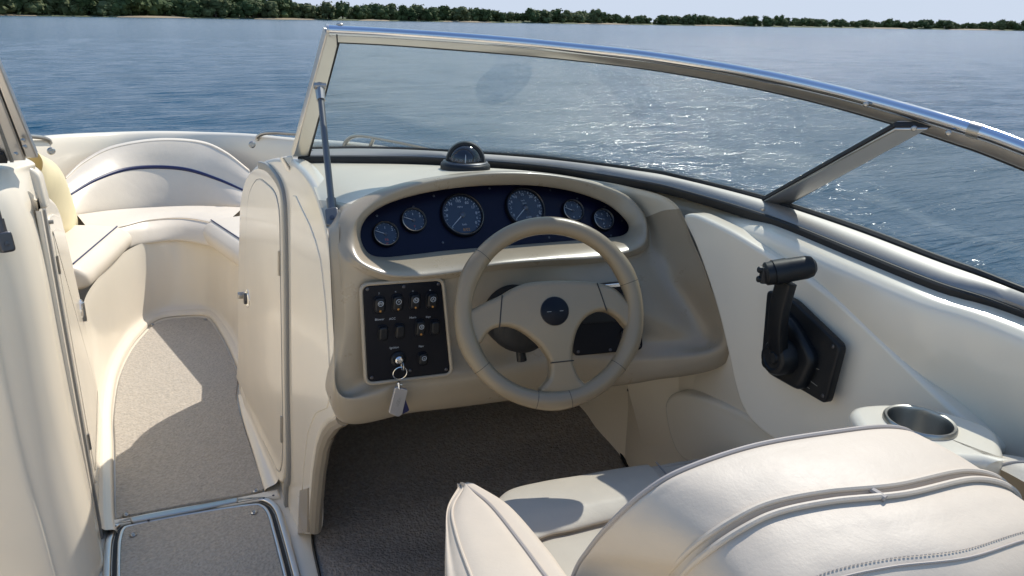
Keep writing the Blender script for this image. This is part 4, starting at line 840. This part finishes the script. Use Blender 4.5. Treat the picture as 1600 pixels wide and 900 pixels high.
mk_side(P(378, 376, z=.425), P(337, 349, z=.425), 1, 'starboard bow seat cushion mostly hidden behind the arched door', 2.85, 3.70)
upr = [P(56, 236, y=3.05), P(66, 243, y=3.25), P(86, 255, y=3.5), P(98, 272, y=3.72), P(106, 295, y=3.88), P(114, 322, y=3.95), P(117, 344, y=3.93), P(108, 360, y=3.86)]
lwr = [P(40, 292, y=2.82), P(50, 300, y=2.9), P(60, 312, y=3.0), P(70, 325, y=3.12), P(78, 340, y=3.22), P(86, 356, y=3.35), P(93, 366, y=3.45), P(98, 372, y=3.6)]
rows = [[q+A(-.08, .02, -.03) for q in upr], [q+A(-.03, .015, .0) for q in upr], upr, [q*.7+r*.3+A(.03, -.02, .0) for q, r in zip(upr, lwr)], [q*.35+r*.65+A(.03, -.02, 0) for q, r in zip(upr, lwr)], lwr, [q+A(-.05, 0, -.05) for q in lwr]]
solo('bow_side_cushion', loft(rows, 60, 40), YEL, 'pale yellow port bow backrest showing past the port console', 'backrest cushion', sharp=0)

# ================================================================== CARPETS, HATCH
def carpet(name, q, z0, z1, mat, label): return solo(name, plate(Fr(A(0, 0, 0), (1, 0, 0), (0, 1, 0)), q, z0, z1, .004, 3), mat, label, 'carpet', sharp=50)
bq = [P(px, py, z=.006)[:2] for px, py in ((182, 806), (181, 740), (180, 690), (179, 648), (187, 592), (203, 553), (224, 525), (249, 503), (290, 497), (323, 499), (342, 524), (358, 554), (371, 590), (369, 622), (376, 650), (394, 706), (410, 757), (406, 768), (300, 787), (190, 808))]
bc = thing('bow_carpet', P(300, 700, z=.006), 'beige cut carpet in the bow walkway, half in sunshine', 'carpet')
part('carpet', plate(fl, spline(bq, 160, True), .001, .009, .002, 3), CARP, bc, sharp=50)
def snaps(o, pts, z):
    for px, py in pts:
        c = P(px, py, z=z); part('snap', lathe(Fr(c, (1, 0, 0), (0, 1, 0)), [(.009, -.003), (.009, .002), (.0065, .0035), (.005, .002), (.0025, .002), (.0025, .0035), (0, .0035)], 14), STEEL, o)
snaps(bc, ((197, 804), (400, 767), (238, 507), (321, 499)), .010)
# kerb on the starboard side of the walkway
kb = [P(372, 618, z=.012), P(380, 655, z=.012), P(396, 706, z=.012), P(414, 766, z=.012)]
kc = [q+A(.012, 0, .008) for q in kb]; kd_ = [sf(*sf.loc(q)[:2], .012)*A(1, 1, 0)+A(0, 0, .03) for q in kb]; ke = [sf(*sf.loc(q)[:2], -.002)*A(1, 1, 0)+A(0, 0, .07) for q in kb]
part('walkway_kerb', loft([[q-A(0.002, 0, .02) for q in kb], kb, kc, kd_, ke], 40, 20), GEL, boat)
ht = thing('floor_hatch', P(310, 870, z=0), 'carpeted floor hatch in a rounded aluminium frame', 'floor hatch')
ho = [P(px, py, z=.0)[:2] for px, py in ((166, 925), (168, 870), (171, 845), (180, 826), (205, 815), (300, 797), (395, 783), (420, 786), (434, 800), (444, 830), (458, 880), (470, 925))]
ho = spline(ho, 120)
hi_ = ho[::-1].copy(); c0 = ho.mean(0)-A(0, .02)
ext = [A(ho[-1][0]+.03, 1.30), A(ho[0][0]-.005, 1.30)]
fo = np.vstack([ho, ext]); q = rpoly(fo, 0)
sec = rpoly([(-.010, -.004), (.010, -.004), (.008, .006), (-.008, .006)], .003, 3)
part('hatch_frame', sweep(np.c_[arclen(np.vstack([ext[1][None], ho, ext[0][None]]), 180), np.full(180, .004)], sec), ALU, ht)
part('hatch_gap', sweep(np.c_[arclen(offset2(np.vstack([ext[1][None], ho, ext[0][None]]), .0175), 180)[2:-2], np.full(176, .001)], rpoly([(-.006, -.002), (.006, -.002), (.006, .002), (-.006, .002)], .001, 1)), RUB, ht)
part('hatch_lip', sweep(np.c_[arclen(offset2(np.vstack([ext[1][None], ho, ext[0][None]]), .026), 180)[3:-3], np.full(174, .004)], rpoly([(-.004, -.003), (.004, -.003), (.004, .003), (-.004, .003)], .002, 2)), ALU, ht)
part('hatch_carpet', plate(fl, offset2(fo, .030), .0005, .008, .003, 2), CARP, ht, sharp=50)
snaps(ht, ((208, 836), (397, 801)), .0095)
ts_ = thing('threshold_strip', P(300, 800, z=0), 'worn metal threshold bar across the walkway between the two carpets', 'threshold')
tq_ = [P(px, py, z=.0)[:2] for px, py in ((167, 828), (168, 818), (240, 806), (300, 796), (380, 780), (434, 768), (438, 780), (400, 786), (300, 803), (200, 821))]
part('bar', plate(fl, rpoly(tq_, .004, 2), .0, .010, .004, 3), GEL, ts_)
part('metal_insert', plate(fl, rpoly([P(px, py, z=.01)[:2] for px, py in ((205, 817), (300, 799), (372, 785), (372, 778), (300, 792), (203, 810))], .006, 3), .006, .0135, .003, 3), STEEL, ts_)
for px, py in ((180, 822), (232, 812), (412, 778), (427, 774)): part('screw', lathe(Fr(P(px, py, z=.0105), (1, 0, 0), (0, 1, 0)), [(.0035, -.002), (.0035, .0006), (0, .001)], 8), SCREWM, ts_)
# dark carpet of the cockpit, running up the foot ramp under the dash
Lc = [A(.20, .9, .006), A(.215, 1.2, .006), A(.235, 1.5, .007), P(488, 836, z=.008), A(.275, 1.9, .02), A(.28, 2.1, .06), A(.28, 2.45, .16)]
Rc = [A(1.175, .9, .006), A(1.175, 1.2, .006), A(1.18, 1.48, .008), P(976, 722, z=.08)-A(.004, 0, 0), P(962, 665, z=.12)-A(.004, 0, 0), P(948, 612, z=.17)-A(.004, 0, 0), A(1.30, 2.45, .2)]
Lc[0:3] = [P(505, 925, z=.006), P(497, 890, z=.006), P(490, 858, z=.006)]
Rc[0:2] = [A(1.175, 1.3, .006), A(1.175, 1.4, .006)]
mids = [[(l*(1-t)+r*t) for l, r in zip(Lc, Rc)] for t in (0, .02, .25, .5, .75, .98, 1)]
for i in (0, 6): mids[i] = [q-A(0, 0, .02) for q in mids[i]]
cc_ = thing('cockpit_carpet', P(600, 850, z=0), 'dark brown carpet on the cockpit floor, running under the dash', 'carpet')
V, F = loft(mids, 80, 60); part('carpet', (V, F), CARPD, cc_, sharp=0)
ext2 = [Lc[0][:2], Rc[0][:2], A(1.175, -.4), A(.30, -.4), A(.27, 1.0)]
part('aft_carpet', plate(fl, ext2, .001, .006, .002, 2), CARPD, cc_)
part('binding', tube(spline([q+A(0, 0, .002) for q in Lc], 40), .004, 6), RUB, cc_)
part('binding', tube(spline([q+A(.004, 0, .002) for q in Rc], 40), .005, 6), RUB, cc_)

# ================================================================== HELM SEAT
hs = thing('helm_chair', A(.62, .75, 0), 'cream leatherette bucket helm seat seen from behind, with grey piping', 'seat')
R1 = [P(897, 905, z=.655), P(922, 862, z=.715), P(962, 815, z=.778), P(1010, 772, z=.82), P(1070, 737, z=.845), P(1180, 700, z=.86), P(1300, 679, z=.862), P(1388, 670, z=.855), P(1432, 684, z=.84)]
R2 = [P(1040, 915, z=.70), P(1062, 882, z=.765), P(1100, 848, z=.808), P(1150, 815, z=.832), P(1205, 790, z=.845), P(1290, 773, z=.853), P(1400, 762, z=.856), P(1510, 740, z=.845), P(1572, 760, z=.825)]
dn = lambda L, v: [q+A(*v) for q in L]
def tail(L, d):                                     # carry the right end on down the far side
    e = L[-1]; return L+[e+A(.022, d*.2, -.05), e+A(.035, d*.5, -.14), e+A(.045, d, -.30)]
def head(L, d): e = L[0]; return [e+A(-.035, d, -.22), e+A(-.022, d*.5, -.10)]+L
full = lambda L, d=0: head(tail(L, d), d)
f1, f2_ = full(R1), full(R2)
mid = [(p+q)/2+A(0, 0, .0045) for p, q in zip(f1, f2_)]; q1 = [p*.8+q*.2+A(0, 0, .004) for p, q in zip(f1, f2_)]; q3 = [p*.2+q*.8+A(0, 0, .002) for p, q in zip(f1, f2_)]
cx = f2_[7]
def inw(L, s, v): c = np.mean(np.array(L), 0); return [c*A(1-s, 0, 0)+q*A(s, 1, 1)+A(*v) for q in L]
fa = inw(f1, .96, (0, .012, -.02)); fb_ = inw(f1, .88, (0, .02, -.08)); fc_ = inw(f1, .85, (0, .03, -.3)); fd = inw(f1, .85, (0, .08, -.42))
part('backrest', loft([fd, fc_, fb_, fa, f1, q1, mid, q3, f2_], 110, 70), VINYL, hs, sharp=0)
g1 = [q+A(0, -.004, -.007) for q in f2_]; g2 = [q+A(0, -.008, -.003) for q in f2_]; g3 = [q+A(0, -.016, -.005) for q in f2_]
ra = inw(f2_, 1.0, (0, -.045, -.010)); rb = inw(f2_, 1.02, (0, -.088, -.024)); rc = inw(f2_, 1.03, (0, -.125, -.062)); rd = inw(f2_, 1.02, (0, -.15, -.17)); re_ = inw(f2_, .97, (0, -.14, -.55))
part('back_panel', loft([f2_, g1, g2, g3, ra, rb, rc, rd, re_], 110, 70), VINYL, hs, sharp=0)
part('piping', tube(spline([q+A(0, .003, .001) for q in f1], 110), .0032, 8), PIPE, hs)
part('piping', tube(spline([q+A(0, .002, .003) for q in f2_], 110), .0034, 8), VINYL, hs)
part('piping', tube(spline([q+A(0, -.011, -.0005) for q in f2_], 110), .0036, 8), VINYL, hs)
rs = spline(inw(f2_, 1.005, (0, -.084, -.0205)), 400); rs2 = spline(inw(f2_, 1.01, (0, -.098, -.0315)), 400)
def stitches(path, n): p = arclen(path, n*2+1); return join(*[tube([p[2*k], p[2*k+1]], .0006, 4) for k in range(n)])
so = part('stitching', join(stitches(rs, 240), stitches(rs2, 240)), PIPE, hs); so['kind'] = 'stuff'
part('seat_seam', tube(spline(inw(f2_, 1.008, (0, -.091, -.0245)), 200), .0013, 6), PIPE, hs)
c = P(1362, 762, z=.858); part('piping_joint', tube([c+A(-.003, .004, -.001), c+A(.001, -.018, -.003)], .0040, 8), PIPE, hs)
# left wing of the bucket
PZ = lambda L: [P(x, y, z=z) for x, y, z in L]
Lp = PZ([(728, 760, .583), (768, 792, .602), (816, 852, .628), (850, 898, .652), (895, 955, .675)])
L2 = PZ([(725, 762, .577), (707, 795, .590), (713, 836, .612), (735, 898, .64), (762, 960, .66)])
L1 = PZ([(719, 765, .560), (700, 800, .568), (696, 845, .583), (695, 900, .60), (697, 965, .61)])
L0 = [q+A(.012, .0, -.12) for q in L1]; L00 = [q+A(.02, -.02, -.45) for q in L1]
L4 = PZ([(744, 758, .578), (795, 790, .595), (852, 854, .622), (886, 900, .648), (930, 950, .672)])
L5 = [q+A(.010, 0, -.05) for q in L4]; L6 = [q+A(.015, 0, -.2) for q in L4]
L0 = [q*.3+L1[0]*.0+q*.7 for q in L0]
tip = [L1[0]+A(.01, .012, -.05)]
rows = [L00, L0, L1, [(a*.5+b*.5)+A(-.003, 0, .003) for a, b in zip(L1, L2)], L2, [(a*.75+b*.25)+A(0, 0, .006) for a, b in zip(L2, Lp)], [(a*.25+b*.75)+A(0, 0, .006) for a, b in zip(L2, Lp)], Lp, L4, L5, L6]
V, F = loft(rows, 60, 70); part('side_wing', (V, F), VINYL, hs, sharp=0)
# the wing's rounded front end
G = V.reshape(70, 60, 3); frt = G[:, 0]; c = frt[8:60].mean(0); rr = [frt, frt*.97+c*.03+A(0, .006, -.002), frt*.8+c*.2+A(0, .018, -.006), frt*.45+c*.55+A(0, .026, -.01), frt*.02+c*.98+A(0, .028, -.012)]
part('wing_end', (np.array(rr).reshape(-1, 3), gridfaces(5, 70)), VINYL, hs, sharp=0)
part('piping', tube(spline([q+A(0, 0, .001) for q in Lp], 60), .0032, 8), PIPE, hs)
part('piping', tube(spline([b+A(0, 0, .001) for a, b in zip(L1, L2)], 60), .0022, 8), VINYL, hs)
# seat cushion
E_ = PL([(772, 786), (798, 765), (850, 752), (905, 743), (960, 733), (1010, 726)], z=.458)
T_ = PL([(782, 806), (810, 796), (860, 789), (915, 781), (985, 769), (1040, 760)], z=.478)
K_ = PL([(835, 842), (860, 833), (888, 828), (938, 815), (998, 801), (1055, 792)], z=.462)
S_ = PL([(838, 846), (864, 838), (892, 832), (942, 820), (1002, 806), (1058, 797)], z=.449)
N_ = PL([(845, 860), (872, 850), (900, 844), (950, 832), (1008, 818), (1062, 808)], z=.456)
B_ = PL([(880, 905), (905, 898), (930, 890), (975, 880), (1030, 866), (1080, 855)], z=.458)
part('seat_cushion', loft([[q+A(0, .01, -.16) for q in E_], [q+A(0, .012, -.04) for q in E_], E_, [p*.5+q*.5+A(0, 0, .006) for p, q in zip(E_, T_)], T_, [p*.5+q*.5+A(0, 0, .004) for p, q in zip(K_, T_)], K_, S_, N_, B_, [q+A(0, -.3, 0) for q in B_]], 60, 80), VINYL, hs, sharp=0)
part('seat_base', lathe(Fr(A(.62, .82, 0), (1, 0, 0), (0, 1, 0)), [(.18, .0), (.17, .02), (.06, .04), (.05, .30), (.14, .32), (.14, .34)], 28), STEEL, hs)
# the box beside the seat
sbx = thing('side_bench', A(1.0, .9, 0), 'pale flat-topped bench box between the helm seat and the boat side', 'bench')
bt = [P(962, 734, z=.452), P(1050, 718, z=.452), P(1150, 703, z=.452), P(1262, 686, z=.452)]
bf_ = [q[:2] for q in bt]+[A(1.24, .2), A(.86, .2), P(1015, 772, z=.452)[:2]]
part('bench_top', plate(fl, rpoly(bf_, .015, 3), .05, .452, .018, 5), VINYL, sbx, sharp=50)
part('seam', tube([P(1025, 722, z=.4525), P(1085, 792, z=.4525)], .002, 6), PIPE, sbx)
# cushion at the right edge
rc1 = [P(1505, 716, z=.755), P(1535, 709, z=.765), P(1570, 711, z=.768), P(1620, 722, z=.765), P(1680, 740, z=.75)]
rb1 = solo('side_bolster', loft([[q+A(.0, .02, -.15) for q in rc1], [q+A(0, .012, -.03) for q in rc1], rc1, [q+A(0, -.05, .012) for q in rc1], [q+A(0, -.12, .006) for q in rc1], [q+A(0, -.2, -.03) for q in rc1], [q+A(0, -.22, -.2) for q in rc1]], 40, 40), VINYL, 'rounded cream bolster behind the cup holder at the right edge', 'cushion', sharp=0)
part('piping', tube(spline([q+A(0, -.045, .012) for q in rc1], 40), .002, 6), PIPE, rb1)
# ------------------------------------------------------------------ grab rails
def rail(path, label, r=.010, legs=()):
    o = thing('grab_rail', path[0], label, 'grab rail', 'stainless rails on the bow deck'); part('bar', tube(spline(path, 60), r, 10), STEEL, o)
    for a, b in legs: part('leg', tube([a, b], r*.8, 8), STEEL, o)
def edge_pt(px, py, off=.05, side=1):
    d = ray(px, py); best = None
    for y in np.linspace(1.9, 4.55, 500):
        q = CB+d*(y/d[1]); e = abs(abs(q[0])-(np.interp(y, [1.3, 2.1, 2.8, 3.5, 4.08, 4.42, 4.62], [1.28, 1.19, 1.05, .86, .66, .45, .22])-off))
        if best is None or e < best[0]: best = (e, q)
    return best[1]
rail([edge_pt(402, 219), edge_pt(403, 214), edge_pt(412, 208.5), edge_pt(430, 207), edge_pt(450, 208), edge_pt(480, 210)], 'stainless bow rail rising beside the pillar on the starboard deck', .011)
rail([edge_pt(*p) for p in ((537, 231), (541, 221), (552, 213), (570, 212), (605, 218), (650, 227), (688, 236))], 'longer stainless rail on the starboard deck seen through the windshield glass', legs=[(edge_pt(585, 214), edge_pt(577, 232))])
rail([edge_pt(*p) for p in ((46, 213), (66, 215), (76, 219), (79, 224))], 'end of a stainless rail on the port deck by the left post')
# ================================================================== heel the boat and all that is on it
bpy.context.view_layer.update()
for o in ROOTS:
    o.matrix_world = HEEL_M @ Matrix.Translation(Vector(ORG[o]))
